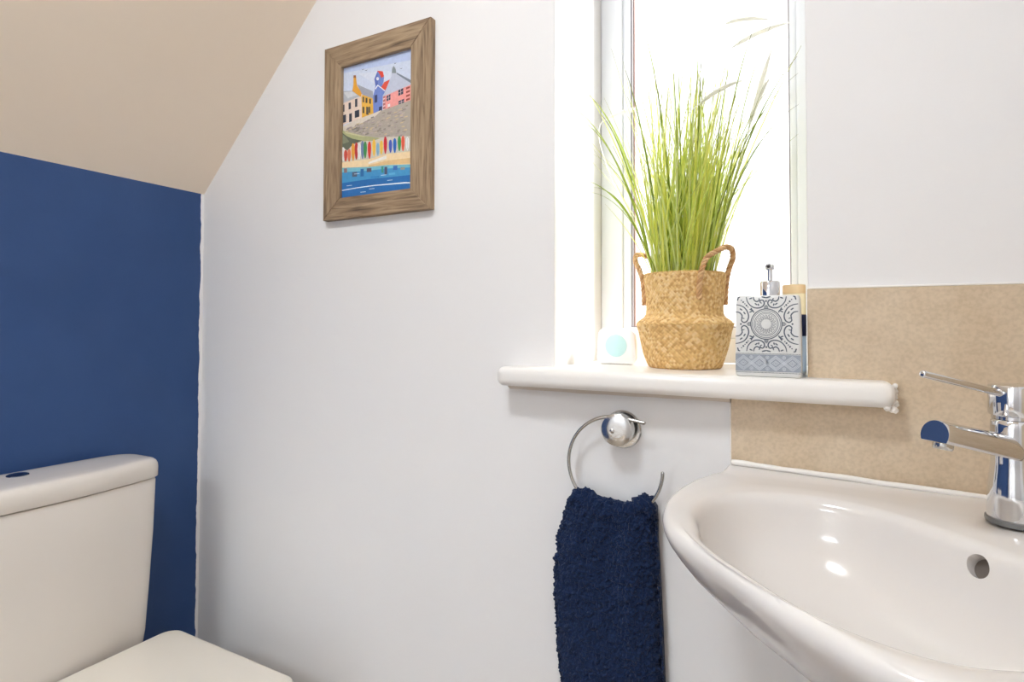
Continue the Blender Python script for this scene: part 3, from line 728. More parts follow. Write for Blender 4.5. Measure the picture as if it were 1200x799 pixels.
for i in range(NR + 1):
    s = tot * i / NR; P = at_arc(s); P2 = at_arc(min(s + .001, tot)); P1 = at_arc(max(s - .001, 0))
    tn = (P2 - P1).normalized(); nr, nz = tn.y, -tn.x
    row = []
    for k in range(NT):
        th = 2 * pi * k / NT
        a = NC * k / NT + s / .0068; b = NC * k / NT - s / .0068
        ia, ib = math.floor(a), math.floor(b); fa, fb = a - ia, b - ib
        if (ia - ib) % 4 < 2: h, key = (max(0, sin(pi * fa)) ** .5) * .0015 + .0008 * sin(pi * fb), ('a', ia % NC, ib % 3)
        else: h, key = (max(0, sin(pi * fb)) ** .5) * .0015 + .0008 * sin(pi * fa), ('b', ib % NC, ia % 3)
        h += .0007 * noise.noise((BX + P.x * cos(th) * 40, P.x * sin(th) * 40, s * 40))
        wob = .0012 * noise.noise((cos(th) * 1.6, sin(th) * 1.6, P.y * 12))
        edge = min(1, i / 6); h *= edge
        r = P.x + nr * h + wob * edge; z = P.y + nz * h
        v = bm.verts.new((BX + r * cos(th), BY + r * sin(th), BZ + max(z, .0004))); v[cl] = strip_col(key); row.append(v)
    rings.append(row)
for a, b in zip(rings, rings[1:]):
    for k in range(NT): bm.faces.new((a[k], a[(k + 1) % NT], b[(k + 1) % NT], b[k]))
bm.faces.new(rings[0][::-1])
# inside wall of the basket
inner = [rings[-1]]
for r, z in ((.0675, .1738), (.0655, .165), (.0655, .150)):
    row = []
    for k in range(NT):
        th = 2 * pi * k / NT; v = bm.verts.new((BX + r * cos(th), BY + r * sin(th), BZ + z)); v[cl] = lin((190, 150, 92)); row.append(v)
    inner.append(row)
for a, b in zip(inner, inner[1:]):
    for k in range(NT): bm.faces.new((a[k], a[(k + 1) % NT], b[(k + 1) % NT], b[k]))
bm.faces.new(inner[-1])
basket = obj('basket', bm, M_WEAVE, pot, sharp=70); basket['label'] = 'straw-coloured woven seagrass basket with folded belly'
def rope(bm, path, R, strands, r, turns, colset):
    cl = bm.verts.layers.float_color.get('Col') or bm.verts.layers.float_color.new('Col')
    path = [Vector(p) for p in path]; N = len(path)
    for sidx in range(strands):
        pts = []; nrm = None
        for i, p in enumerate(path):
            t = (path[min(i + 1, N - 1)] - path[max(i - 1, 0)]).normalized()
            if nrm is None:
                up = Vector((0, 0, 1)) if abs(t.z) < .9 else Vector((1, 0, 0)); nrm = up
            nrm = (nrm - t * nrm.dot(t)).normalized(); bn = t.cross(nrm)
            a = 2 * pi * (turns * i / (N - 1) + sidx / strands)
            pts.append(p + nrm * (R * cos(a)) + bn * (R * sin(a)))
        n0 = len(bm.verts); tube(bm, pts, r, 8); bm.verts.ensure_lookup_table()
        for v in bm.verts[n0:]: v[cl] = lin(colset[sidx % len(colset)])
    return bm
bm = bmesh.new()
rope(bm, [(BX + .0712 * cos(a), BY + .0712 * sin(a), BZ + .1735) for a in [2 * pi * k / 360 for k in range(361)]], .0012, 2, .0015, 44, [(222, 186, 126), (206, 164, 100)])
obj('rim_braid', bm, M_WEAVE, basket)
bm = bmesh.new()
rope(bm, [(BX + (.0862 + .0008 * sin(a * 3)) * cos(a), BY + (.0862 + .0008 * sin(a * 3)) * sin(a), BZ + .0815) for a in [2 * pi * k / 360 for k in range(361)]], .0008, 2, .0013, 52, [(226, 190, 130), (208, 168, 104)])
obj('fold_ridge', bm, M_WEAVE, basket)
def cyl(phi, r, z): return (BX + r * cos(radians(phi)), BY + r * sin(radians(phi)), BZ + z)
F0 = -79.7
def handle(c, lift, out):
    h = 36
    P = [cyl(c - h, .0728, .126), cyl(c - h, .0742, .150), cyl(c - h * .95, .0765, .172), cyl(c - h * .80, .081 + out * .3, .196), cyl(c - h * .50, .085 + out * .7, .213 + lift), cyl(c - h * .1, .088 + out, .2225 + lift),
         cyl(c + h * .35, .088 + out, .2205 + lift), cyl(c + h * .66, .086 + out * .7, .206 + lift), cyl(c + h * .85, .081 + out * .3, .188), cyl(c + h, .0765, .168), cyl(c + h, .0742, .148), cyl(c + h, .0728, .118)]
    return rope(bmesh.new(), spline(P, 14), .0028, 3, .0025, 12, [(210, 168, 120), (190, 146, 100), (220, 182, 136)])
for c, l, ou in ((F0 + 58, -.006, 0), (F0 + 238, -.003, .008)): obj('handle', handle(c, l, ou), M_ROPE, basket)
obj('filler', lathe(bmesh.new(), [(0, BZ + .1505), (.0652, BZ + .1505), (.0652, BZ + .156), (.04, BZ + .162), (0, BZ + .163)], 48, Matrix.Translation((BX, BY, 0)), cap=False), M_EARTH, pot)

bm = bmesh.new(); cl = bm.verts.layers.float_color.new('Col')
rng = random.Random(21)
GREENS = [(232, 236, 112), (220, 228, 92), (236, 240, 136), (204, 220, 92), (232, 232, 100), (222, 234, 152), (190, 210, 92), (238, 236, 118), (230, 238, 168), (222, 232, 150)]
GREENS = [tuple(int(v * .78 + q * .22) for v, q in zip(c, (246, 246, 206))) for c in GREENS]
def blade(root, ctrl, tip, w, col, tipc=(150, 150, 80), n=16):
    root, ctrl, tip = Vector(root), Vector(ctrl), Vector(tip)
    ax = rng.uniform(0, 2 * pi); prev = None
    for i in range(n + 1):
        t = i / n
        p = root * (1 - t) ** 2 + ctrl * 2 * t * (1 - t) + tip * t * t
        tg = ((ctrl - root) * (1 - t) + (tip - ctrl) * t).normalized()
        side = Vector((cos(ax), sin(ax), 0)); side = (side - tg * side.dot(tg)).normalized(); nn = tg.cross(side)
        ww = w * (.75 + .5 * t if t < .3 else .9 * (1 - ((t - .3) / .7) ** 1.4) + .15)
        a, b, c = bm.verts.new(p - side * ww), bm.verts.new(p + nn * ww * .45), bm.verts.new(p + side * ww)
        q = max(0, (t - .72) / .28)
        cc = tuple(x * (1 - q) + y * q for x, y in zip(lin(col), lin(tipc)))
        for v in (a, b, c): v[cl] = cc
        if prev:
            bm.faces.new((prev[0], prev[1], b, a)); bm.faces.new((prev[1], prev[2], c, b))
        prev = (a, b, c)
GZ = BZ + .155
def clampx(p):
    x, y, z = p
    if y > -.012: x = min(max(x, -.440), -.034)
    return (x, min(max(y, -.03), .235), z)
for k in range(370):
    a = rng.uniform(0, 2 * pi); rr = .056 * sqrt(rng.random()); ox, oy = rr * cos(a), rr * sin(a)
    H = rng.choice([rng.uniform(.16, .28), rng.uniform(.24, .36), rng.uniform(.24, .34), rng.uniform(.32, .48)])
    lean = rng.gauss(0, .034)
    if k % 4 == 0: lean += rng.gauss(0, .075)
    tx = BX + .012 + ox * 1.5 + lean + H * rng.gauss(0, .085); ty = BY + oy * 1.25 + rng.gauss(0, .028); tz = GZ + H
    cx = BX + ox * 1.15 + (tx - BX - ox) * .25; cy = BY + oy * 1.1 + (ty - BY - oy) * .25
    blade((BX + ox, BY + oy, GZ), (cx, cy, GZ + H * .55), clampx((tx, ty, tz)), rng.uniform(.0011, .0021), rng.choice(GREENS))
# the long loose blades that fan out
for (tx, tz, ty, bend) in [(-.440, 1.527, .01, .75), (-.436, 1.508, .03, .8), (-.430, 1.578, .09, .55), (-.404, 1.374, .08, .95), (-.436, 1.385, .03, 1.1), (-.425, 1.36, .05, 1.1), (-.325, 1.676, .11, .05), (-.302, 1.678, .07, .3), (-.340, 1.60, .09, .2),
                           (-.251, 1.62, .10, .1), (-.201, 1.677, .10, .1), (-.173, 1.678, .08, .15), (-.160, 1.664, .12, .2), (-.126, 1.63, .10, .3), (-.050, 1.585, .06, .4), (-.036, 1.535, .03, .5), (-.036, 1.515, .05, .5),
                           (-.036, 1.470, .07, .6), (-.077, 1.628, .09, .4), (-.06, 1.56, .15, .5), (-.10, 1.60, .03, .3), (-.29, 1.59, .14, .2), (-.23, 1.60, .05, .1), (-.215, 1.575, .15, .1), (-.27, 1.56, .04, .2), (-.19, 1.59, .06, .2), (-.24, 1.64, .13, .05), (-.15, 1.57, .10, .3), (-.31, 1.54, .10, .4), (-.09, 1.50, .10, .5), (-.065, 1.44, .06, .6), (-.37, 1.46, .14, .6), (-.38, 1.51, .06, .5), (-.40, 1.43, .02, .8)]:
    a = rng.uniform(0, 2 * pi); s = (tx - BX); ox = .045 * max(-1, min(1, s / .15)) + rng.uniform(-.01, .01); oy = rng.uniform(-.03, .03)
    H = tz - GZ
    blade((BX + ox, BY + oy, GZ), (BX + ox + s * .30, BY + oy + (ty - BY) * .3, GZ + H * (.62 + .38 * min(bend, 1.1))), (tx, ty, tz), rng.uniform(.0016, .0023), rng.choice([(140, 158, 60), (126, 144, 56), (156, 172, 74)]), (112, 100, 78), 24)
gr = obj('foliage', bm, M_BLADE, pot, sharp=180); gr['label'] = 'fan of long thin yellow-green grass blades'
# pale foxtail plumes
def plume(p0, p1, y, rad, root):
    bm = bmesh.new(); A, B = Vector((p0[0], y, p0[1])), Vector((p1[0], y + .01, p1[1]))
    low, high = (A, B) if A.z < B.z else (B, A)
    if root == 'rev': low, high = high, low
    r0 = Vector((BX + (low.x - BX) * .2, BY, GZ))
    C = low - (high - low) * .9; C.z = max(C.z, GZ + .10)
    st = [r0 * (1 - t) ** 2 + C * 2 * t * (1 - t) + low * t * t for t in [k / 20 for k in range(21)]]
    tube(bm, st, .0009, 6)
    sag = Vector((0, 0, .006)); pts = [low.lerp(high, t) + sag * 4 * t * (1 - t) for t in [k / 40 for k in range(41)]]
    tube(bm, pts, [rad * .75 * (max(.12, min(1, 5 * k / 40)) * max(.12, min(1, (40 - k) / 14))) for k in range(41)], 8)
    d = (high - low).normalized(); u = d.cross(Vector((0, 1, 0))).normalized(); w = d.cross(u)
    for k in range(800):
        t = rng.random(); p = low.lerp(high, t) + sag * 4 * t * (1 - t)
        a = rng.uniform(0, 2 * pi); n = u * cos(a) + w * sin(a); L = rad * rng.uniform(1.0, 2.0) * min(1, (1 - t) * 3 + .3)
        q = p + n * L + d * L * 1.5; sd = d.cross(n).normalized() * .00028
        bm.faces.new([bm.verts.new(p - sd), bm.verts.new(p + sd), bm.verts.new(q)])
    o = obj('seed_head', bm, M_PLUME, pot); o['label'] = 'pale cream fluffy seed head'
for p0, p1, y, r, m in [((-.150, 1.612), (-.052, 1.640), .12, .0052, ''), ((-.080, 1.594), (-.116, 1.472), .12, .0058, ''), ((-.085, 1.536), (-.120, 1.464), .11, .0052, ''), ((-.124, 1.519), (-.198, 1.494), .05, .0050, ''),
                        ((-.318, 1.527), (-.393, 1.524), .12, .0048, ''), ((-.164, 1.670), (-.088, 1.664), .14, .0044, 'rev')]:
    plume(p0, p1, y, r, m)

# ------------------------------------------------------------------ soap dispenser
DX0_, DX1_, DY0, DY1, DZ0, DZ1 = -.1243, -.0318, -.040, .006, SZ1 + .0002, 1.1462
sd = thing('soap_dispenser', 'square white and grey-blue patterned soap dispenser with chrome pump on the windowsill', 'soap dispenser', ((DX0_ + DX1_) / 2, (DY0 + DY1) / 2, SZ1))
lp = []
cxm, cym = (DX0_ + DX1_) / 2, (DY0 + DY1) / 2
for z, s in ((DZ0, -.003), (DZ0 + .001, -.001), (DZ0 + .003, 0), (DZ0 + .06, 0), (DZ1 - .02, -.0008), (DZ1 - .003, -.0018), (DZ1 - .0008, -.0030), (DZ1, -.0050)):
    lp.append([(x, y, z) for x, y in rrect(DX0_ - s, DY0 - s, DX1_ + s, DY1 + s, .0045, 5)])
obj('bottle_body', loft(bmesh.new(), lp), M_SOAP, sd)
FXp = lambda px: DX0_ + .0006 + (px - 20) / 585 * (DX1_ - DX0_ - .0012)
FZp = lambda py: DZ1 - .0005 - (py - 42) / 748 * (DZ1 - DZ0 - .001)
KX = (DX1_ - DX0_) / 585
def face_y(z):
    t = max(0, (z - DZ0 - .06) / (DZ1 - DZ0 - .06)); return DY0 + .0017 * t
def ribbon(bm, pts, w, closed=False, lift=.00045):
    P = [Vector((FXp(x), FZp(y))) for x, y in pts]; N = len(P); prev = first = None
    for i in range(N):
        if closed: t = P[(i + 1) % N] - P[i - 1]
        else: t = P[min(i + 1, N - 1)] - P[max(i - 1, 0)]
        if t.length < 1e-9: continue
        t.normalize(); n = Vector((-t.y, t.x)); hw = w * KX / 2
        if not closed: hw *= .45 + .55 * sin(pi * (i + .5) / N) ** .5
        L, R = P[i] + n * hw, P[i] - n * hw
        q = [bm.verts.new((L.x, face_y(L.y) - lift, L.y)), bm.verts.new((R.x, face_y(R.y) - lift, R.y)), bm.verts.new((R.x, face_y(R.y) + .0006, R.y)), bm.verts.new((L.x, face_y(L.y) + .0006, L.y))]
        if prev:
            for k in range(4): bm.faces.new((prev[k], prev[(k + 1) % 4], q[(k + 1) % 4], q[k]))
        else: first = q
        prev = q
    if closed:
        for k in range(4): bm.faces.new((prev[k], prev[(k + 1) % 4], first[(k + 1) % 4], first[k]))
    else: bm.faces.new(first); bm.faces.new(prev[::-1])
def circ(cx, cy, r, n=48): return [(cx + r * cos(2 * pi * k / n), cy + r * sin(2 * pi * k / n)) for k in range(n)]
def dot(bm, x, y, r): 
    P = [bm.verts.new((FXp(a), face_y(FZp(b)) - .00045, FZp(b))) for a, b in circ(x, y, r, 10)]; bm.faces.new(P)
bm = bmesh.new(); CX, CY = 302, 305
for r, w in ((140, 9), (126, 5), (108, 5), (96, 3)): ribbon(bm, circ(CX, CY, r), w, True)
for k in range(20):
    a = 2 * pi * k / 20
    e = [(CX + 66 * cos(a) + 20 * cos(t) * cos(a) - 7 * sin(t) * sin(a), CY + 66 * sin(a) + 20 * cos(t) * sin(a) + 7 * sin(t) * cos(a)) for t in [2 * pi * q / 12 for q in range(12)]]
    ribbon(bm, e, 3.5, True)
for k in range(4):
    a = pi / 2 * k; u = (cos(a), sin(a)); v = (-sin(a), cos(a))
    for off, L in ((-17, 168), (-9, 176), (0, 180), (9, 176), (17, 168)):
        ribbon(bm, [(CX + u[0] * r + v[0] * off * (1 - .3 * (r - 142) / 36), CY + u[1] * r + v[1] * off * (1 - .3 * (r - 142) / 36)) for r in (142, 150, 158, L)], 5)
    dot(bm, CX + u[0] * 232, CY + u[1] * 212, 9)
def mir(P, mx, my): return [((2 * CX - x) if mx else x, (2 * CY - y) if my else y) for x, y in P]
S2 = lambda P: [(v.x, v.y) for v in spline([(x, y, 0) for x, y in P], 8)]
scr = [S2([(122, 52), (132, 95), (160, 132), (200, 154), (245, 154), (276, 136), (286, 108), (272, 84), (250, 88), (250, 106), (264, 112)]),
       S2([(186, 52), (194, 80), (216, 96), (240, 84), (236, 66)]), S2([(20, 122), (62, 130), (104, 152), (132, 192), (142, 236), (128, 276), (98, 290), (76, 272), (84, 250), (104, 256)]),
       S2([(20, 190), (58, 198), (82, 226), (76, 250)]), S2([(150, 70), (176, 60)]), S2([(200, 112), (222, 128)]), S2([(230, 116), (236, 136)]), S2([(60, 160), (84, 176)]), S2([(96, 190), (112, 214)]),
       S2([(40, 60), (62, 52)]), S2([(38, 84), (46, 60)]), S2([(152, 168), (178, 178), (192, 200)]), S2([(164, 154), (176, 180)]), S2([(150, 196), (178, 184)]), S2([(262, 52), (302, 62)])]
for P in scr:
    for mx in (0, 1):
        for my in (0, 1):
            Q = mir(P, mx, my)
            ribbon(bm, [(x, min(y, 572)) for x, y in Q], 12)
for t in (0, .22, .42, .62, .8):
    for mx in (0, 1):
        for my in (0, 1):
            (x, y), = mir([(76 + t * 76, 82 + t * 80)], mx, my); dot(bm, x, y, 6 if t not in (.22, .62) else 9)
p = obj('scroll_pattern', bm, M_INK, sd, smooth=False); p['label'] = 'grey-blue medallion and scroll pattern'
zb0, zb1 = FZp(742), FZp(586)
bd = obj('patterned_band', box(bmesh.new(), (DX0_ + .0004, DY0 - .00035, zb0), (DX1_ - .0004, DY0 + .003, zb1), .0002), M_BAND, sd, smooth=False); bd['label'] = 'pale blue-grey band of diamonds'
bm = bmesh.new()
zig = lambda ph, amp, off=0: [(20 + k * 585 / 120, 664 + off + amp * (2 / pi) * math.asin(sin(2 * pi * k / 120 * 2 + ph))) for k in range(121)]
for ph in (0, pi):
    for off in (-12, 0, 12): ribbon(bm, zig(ph, 56, off), 5, lift=.0007)
for cx in (92, 238, 302, 385, 530):
    for r in (22, 11): ribbon(bm, [(cx - r * 1.3, 664), (cx, 664 - r), (cx + r * 1.3, 664), (cx, 664 + r)], 5, True, .0007)
for cx in (165, 311, 458):
    for cy in (612, 716): ribbon(bm, circ(cx, cy, 14, 16), 4, True, .0007); ribbon(bm, circ(cx, cy, 5, 10), 4, True, .0007)
obj('relief_line', bm, M_BANDLINE, bd, smooth=False)
for y in (579, 752):
    bm = bmesh.new()
    for k in range(58): dot(bm, 26 + k * 10, y, 3.6)
    obj('dotted_border', bm, M_INK, sd, smooth=False)
PX, PY = -.0755, -.017
pump = obj('pump_collar', lathe(bmesh.new(), [(.0125, DZ1 - .0006), (.0142, DZ1 + .0002), (.0142, DZ1 + .021), (.0135, DZ1 + .0225), (.0125, DZ1 + .023), (0, DZ1 + .023)], 40, Matrix.Translation((PX, PY, 0)), cap=False), M_CHROME, sd)
pump['label'] = 'chrome pump collar'
bm = lathe(bmesh.new(), [(.0038, DZ1 + .0228), (.0038, DZ1 + .040), (.0064, DZ1 + .0405), (.0064, DZ1 + .0475), (.0055, DZ1 + .0485), (0, DZ1 + .0485)], 24, Matrix.Translation((PX, PY, 0)), cap=False)
obj('pump_stem', bm, M_CHROME, sd)
bm = tube(bmesh.new(), [(PX, PY + .004, DZ1 + .0445), (PX, PY - .010, DZ1 + .0447), (PX, PY - .026, DZ1 + .0445), (PX, PY - .032, DZ1 + .043)], [.0046, .0046, .0042, .0040], 20)
obj('nozzle', bm, M_CHROME, sd)
obj('nozzle_opening', lathe(bmesh.new(), [(0, 0), (.0022, 0), (.0022, .0006), (0, .0006)], 16, Matrix.Translation((PX, PY - .0321, DZ1 + .0428)) @ Matrix.Rotation(pi / 2, 4, 'X'), cap=False), M_DARK, sd)  # solid dark disc, the hole's inner shade put into its colour

# ------------------------------------------------------------------ bottle behind the dispenser
QX, QY = -.0445, .040
bt = thing('bottle', 'cream-capped bottle with navy label, half hidden behind the patterned soap dispenser', 'bottle', (QX, QY, SZ1))
T = Matrix.Translation((QX, QY, 0)); r = .0172
obj('bottle_base', lathe(bmesh.new(), [(0, SZ1 + .0003), (r * .9, SZ1 + .0003), (r, SZ1 + .002), (r, SZ1 + .0058), (0, SZ1 + .0058)], 40, T, cap=False), M_CLEAR, bt)
obj('bottle_body', lathe(bmesh.new(), [(0, SZ1 + .006), (r, SZ1 + .006), (r, 1.1175), (0, 1.1175)], 40, T, cap=False), M_LBLUE, bt)
obj('label', lathe(bmesh.new(), [(0, 1.0832), (r + .0004, 1.0832), (r + .0004, 1.1175), (0, 1.1175)], 40, T, cap=False), M_NAVYLAB, bt)['label'] = 'navy label'
obj('shoulder', lathe(bmesh.new(), [(0, 1.1178), (r, 1.1178), (r, 1.150), (r * .98, 1.1515), (0, 1.1515)], 40, T, cap=False), M_CREAM2, bt)
obj('cap', lathe(bmesh.new(), [(0, 1.1518), (r * .99, 1.1518), (r, 1.153), (r, 1.1635), (r * .96, 1.1655), (r * .8, 1.166), (0, 1.166)], 40, T, cap=False), M_CREAM, bt)['label'] = 'cream cap'

# ------------------------------------------------------------------ towel ring
RX, RZ, RR, RY = -.3253, .8560, .0845, -.030
tr = thing('towel_ring', 'open chrome towel ring on a round wall mount under the windowsill', 'towel ring', (-.3175, 0, .9160))
obj('back_plate', lathe(bmesh.new(), [(0, .0003), (.0335, .0003), (.0335, .004), (.0315, .0062), (.020, .0066), (.014, .0075), (.014, .020), (0, .020)], 56, MY(-.3178, 0, .9155), cap=False), M_CHROME_W, tr)
obj('round_knob', lathe(bmesh.new(), [(0, .0202), (.0255, .0202), (.0275, .022), (.0278, .0245), (.0278, .037), (.0273, .0395), (.0256, .0406), (.012, .0409), (0, .0410)], 56, MY(-.3175, 0, .9195), cap=False), M_CHROME_W, tr)
obj('set_screw', lathe(bmesh.new(), [(0, .0410), (.0044, .0412), (.003, .0426), (0, .0430)], 20, MY(-.3245, 0, .918), cap=False), M_CHROME_W, tr)
bm = bmesh.new()
a_end = 2.0
pts = [(-.2715, RY - .0015, .9345), (-.285, RY - .001, .9367), (-.300, RY, .9388), (-.315, RY, .9402)] + [(RX + RR * cos(radians(a)), RY, RZ + RR * sin(radians(a))) for a in range(94, 359, 3)]
tube(bm, pts, .0031, 14)
for e in (pts[0], pts[-1]): bmesh.ops.create_uvsphere(bm, u_segments=14, v_segments=8, radius=.0031, matrix=Matrix.Translation(e))
rg = obj('ring', bm, M_STEEL, tr); rg['label'] = 'thin open C-shaped ring'

# ------------------------------------------------------------------ navy towel draped over the ring
edgeL = [(.812, -.394), (.800, -.405), (.765, -.421), (.725, -.434), (.67, -.441), (.624, -.444), (.579, -.440), (.52, -.436), (.463, -.429), (.40, -.424), (.34, -.420)]
edgeR = [(.812, -.262), (.800, -.257), (.792, -.254), (.736, -.253), (.668, -.249), (.599, -.246), (.519, -.243), (.40, -.240), (.34, -.239)]
def interp(T, z):
    for (z0, x0), (z1, x1) in zip(T, T[1:]):
        if z <= z0 and z >= z1: return x0 + (x1 - x0) * (z0 - z) / (z0 - z1)
    return T[0][1] if z > T[0][0] else T[-1][1]
topT = [(0, .800), (.06, .808), (.16, .8105), (.24, .8085), (.34, .8005), (.5, .799), (.66, .7975), (.74, .799), (.82, .8065), (.92, .8155), (1, .808)]
def topz(s):
    for (a, za), (b, zb) in zip(topT, topT[1:]):
        if s <= b:
            t = (s - a) / (b - a); t = t * t * (3 - 2 * t); return za + (zb - za) * t
    return topT[-1][1]
NS, NF = 260, 560
ZB = .345
bm = bmesh.new(); grid = []
def sheet(s, z, front):
    """centre surface of the cloth: x, y for a fraction s across and height z"""
    xl, xr = interp(edgeL, z), interp(edgeR, z)
    x = xl + (xr - xl) * s
    d = max(0, topz(s) - z)
    amp = .010 * (1 - math.exp(-d * 30)) * (.28 + .72 * math.exp(-d * 5))
    f = cos(2 * pi * (s - .25 - .10 * d) / (.55 - .12 * d)) + .35 * sin(2 * pi * (3.3 * s - .25 - .5 * d))
    belly = sin(pi * min(1, max(0, s))) ** .6
    y = -.0165 - .015 * belly * (1 - .25 * math.exp(-d * 14)) - amp * f * (.4 + .6 * belly)
    if d < .02: pass
    return x, y
for i in range(NS + 1):
    s = i / NS; tz = topz(s); row = []
    L = tz - ZB
    rr = .0145
    for j in range(NF + 1):
        q = j / NF
        dd = q * (L + rr * 1.2)
        if dd > rr * 1.2:
            z = tz - rr - (dd - rr * 1.2); x, y = sheet(s, max(z, ZB), True); z = max(z, ZB); y -= .014
            if z > tz - rr - .03:
                u = (tz - rr - z) / .03; yy = -.030 - rr; y = yy + (y - yy) * u * u * (3 - 2 * u)
        else:
            th = dd / (rr * 1.2) * pi / 2
            z = tz - rr + rr * cos(th); y = -.030 - rr * sin(th); x, _ = sheet(s, z, True)
        row.append(Vector((x, y, z)))
    # side rolls: pull the outer edges back towards the wall
    w = max(0, 1 - min(s, 1 - s) / .07); 
    for v in row: v.y += .017 * w * w * (1 if v.y < -.03 else .3)
    grid.append(row)
def fuzz(p):
    a = noise.noise((p.x * 170, p.y * 170, p.z * 170)); b = noise.noise((p.x * 340 + 9, p.y * 340, p.z * 340))
    c = noise.noise((p.x * 60, p.y * 60, p.z * 60 + 4))
    return .0034 * a + .0030 * b + .0036 * c
V = []
for i in range(NS + 1):
    r_ = []
    for j in range(NF + 1):
        p = grid[i][j]
        du = grid[min(i + 1, NS)][j] - grid[max(i - 1, 0)][j]; dv = grid[i][min(j + 1, NF)] - grid[i][max(j - 1, 0)]
        n = du.cross(dv)
        if n.length < 1e-12: n = Vector((0, -1, 0))
        n.normalize()
        if n.y > 0 and j > 8: n = -n
        if j <= 8 and n.z < 0: n = -n
        hem = 1 if p.z > .46 else .45
        r_.append(bm.verts.new(p + n * fuzz(p) * hem + Vector((0, 0, .0006 * noise.noise((p.x * 300, 5, p.z * 300))))))
    V.append(r_)
for i in range(NS):
    for j in range(NF): bm.faces.new((V[i][j], V[i + 1][j], V[i + 1][j + 1], V[i][j + 1]))
# back of the cloth, hanging between the ring and the wall
NBk = 120; back = []
for i in range(NS + 1):
    s = i / NS; tz = topz(s); r_ = [V[i][0]]
    for j in range(1, NBk + 1):
        dd = (tz - .40) * j / NBk; z = tz - dd; x, _ = sheet(s, z, False)
        y = -.030 + min(.022, sqrt(max(0, 2 * .0145 * dd)) )
        y = min(y, -.0075) + .0008 * noise.noise((x * 300, 0, z * 300)); w = max(0, 1 - min(s, 1 - s) / .07)
        r_.append(bm.verts.new((x, y, z)))
    back.append(r_)
for i in range(NS):
    for j in range(NBk): bm.faces.new((back[i][j], back[i][j + 1], back[i + 1][j + 1], back[i + 1][j]))
for i in (0, NS):                                            # close the two side edges
    for j in range(NBk):
        jf0, jf1 = int(j * NF * .86 / NBk), int((j + 1) * NF * .86 / NBk)
        a = [V[i][k] for k in range(jf0, jf1 + 1)]; b = [back[i][j + 1], back[i][j]] if j else [back[i][1]]
        poly = a + b
        if len(set(poly)) >= 3:
            try: bm.faces.new(poly if i else poly[::-1])
            except ValueError: pass
for i in range(NS):
    bm.faces.new((V[i][NF], V[i + 1][NF], back[i + 1][NBk], back[i][NBk]))
bmesh.ops.recalc_face_normals(bm, faces=bm.faces)
tw = obj('hand_towel', bm, M_NAVY, None, (-.335, -.035, ZB), sharp=180)
tag(tw, 'fluffy navy blue hand towel hanging from the chrome ring on the white wall', 'towel')
# ------------------------------------------------------------------ corner washbasin
BC = Vector((.016, -.314))
ZR = .868
wall_y, wall_x = -.0098, .3200
front = spline([(-.139, wall_y, 0), (-.166, -.06, 0), (-.184, -.125, 0), (-.1905, -.19, 0), (-.1845, -.257, 0), (-.165, -.318, 0), (-.132, -.365, 0), (-.092, -.408, 0), (-.050, -.456, 0), (-.015, -.491, 0), (.040, -.532, 0),
                (.10, -.545, 0), (.16, -.540, 0), (.22, -.522, 0), (.28, -.495, 0), (wall_x, -.467, 0)], 8)
outer = [(v.x, min(v.y, wall_y)) for v in front] + [(wall_x, wall_y)]
inner_c = [(v.x, v.y) for v in spline([(-.141, -.273, 0), (-.1475, -.245, 0), (-.146, -.206, 0), (-.128, -.165, 0), (-.093, -.132, 0), (-.030, -.112, 0), (.030, -.121, 0), (.074, -.147, 0), (.111, -.182, 0), (.145, -.217, 0), (.178, -.256, 0), (.207, -.304, 0),
           (.216, -.36, 0), (.198, -.423, 0), (.165, -.458, 0), (.124, -.476, 0), (.083, -.496, 0), (.044, -.492, 0), (.008, -.477, 0), (-.026, -.453, 0), (-.066, -.411, 0), (-.103, -.370, 0), (-.131, -.326, 0)], 8, True)]
def radial(poly, a):
    d = Vector((cos(a), sin(a))); best = 0
    for k in range(len(poly)):
        p, q = Vector(poly[k]) - BC, Vector(poly[(k + 1) % len(poly)]) - BC; e = q - p
        den = d.x * e.y - d.y * e.x
        if abs(den) < 1e-12: continue
        t = (p.x * e.y - p.y * e.x) / den; u = (p.x * d.y - p.y * d.x) / den
        if t > 0 and -1e-6 <= u <= 1 + 1e-6: best = max(best, t)
    return best
corner_a = [atan2(y - BC.y, x - BC.x) % (2 * pi) for x, y in (outer[0], (wall_x, wall_y), (wall_x, -.467))]
ANG = sorted(set([a for a in [2 * pi * k / 192 for k in range(192)] if all(abs(a - c) > .016 for c in corner_a)] + corner_a))
ANG = [a for k, a in enumerate(ANG) if k == 0 or a - ANG[k - 1] > 1e-4]
rO = [radial(outer, a) for a in ANG]; rI = [radial(inner_c, a) for a in ANG]
for _ in range(14): rI = [.25 * rI[k - 1] + .5 * rI[k] + .25 * rI[(k + 1) % len(rI)] for k in range(len(rI))]
def sm(t): t = max(0, min(1, t)); return t * t * (3 - 2 * t)
def lip(x, y):
    hw = max(.002, .0125 - (x + .137) * .035)
    return max(hw * sm(1 - (wall_y - y) / .020), .003 * sm(1 - (wall_x - x) / .02)) + .004 * sm(1 - (Vector((x, y)) - Vector((.186, -.138))).length / .075)
def ring_pts(rs, z, up=False, sh=0):
    out = []
    zs = z if isinstance(z, list) else [z] * len(ANG)
    for a, r, zz in zip(ANG, rs, zs):
        x, y = BC.x + r * cos(a) + sh, BC.y + r * sin(a) + sh
        out.append((x, y, zz + (lip(x, y) if up else 0)))
    return out
WF = [sm((cos(a - radians(238)) - .05) / .6) for a in ANG]         # softly rolled front edge, crisper back edge
ZBOT = .742; loops = []
loops.append(ring_pts([.0225] * len(ANG), ZBOT - .012)); loops.append(ring_pts([.0225] * len(ANG), ZBOT))
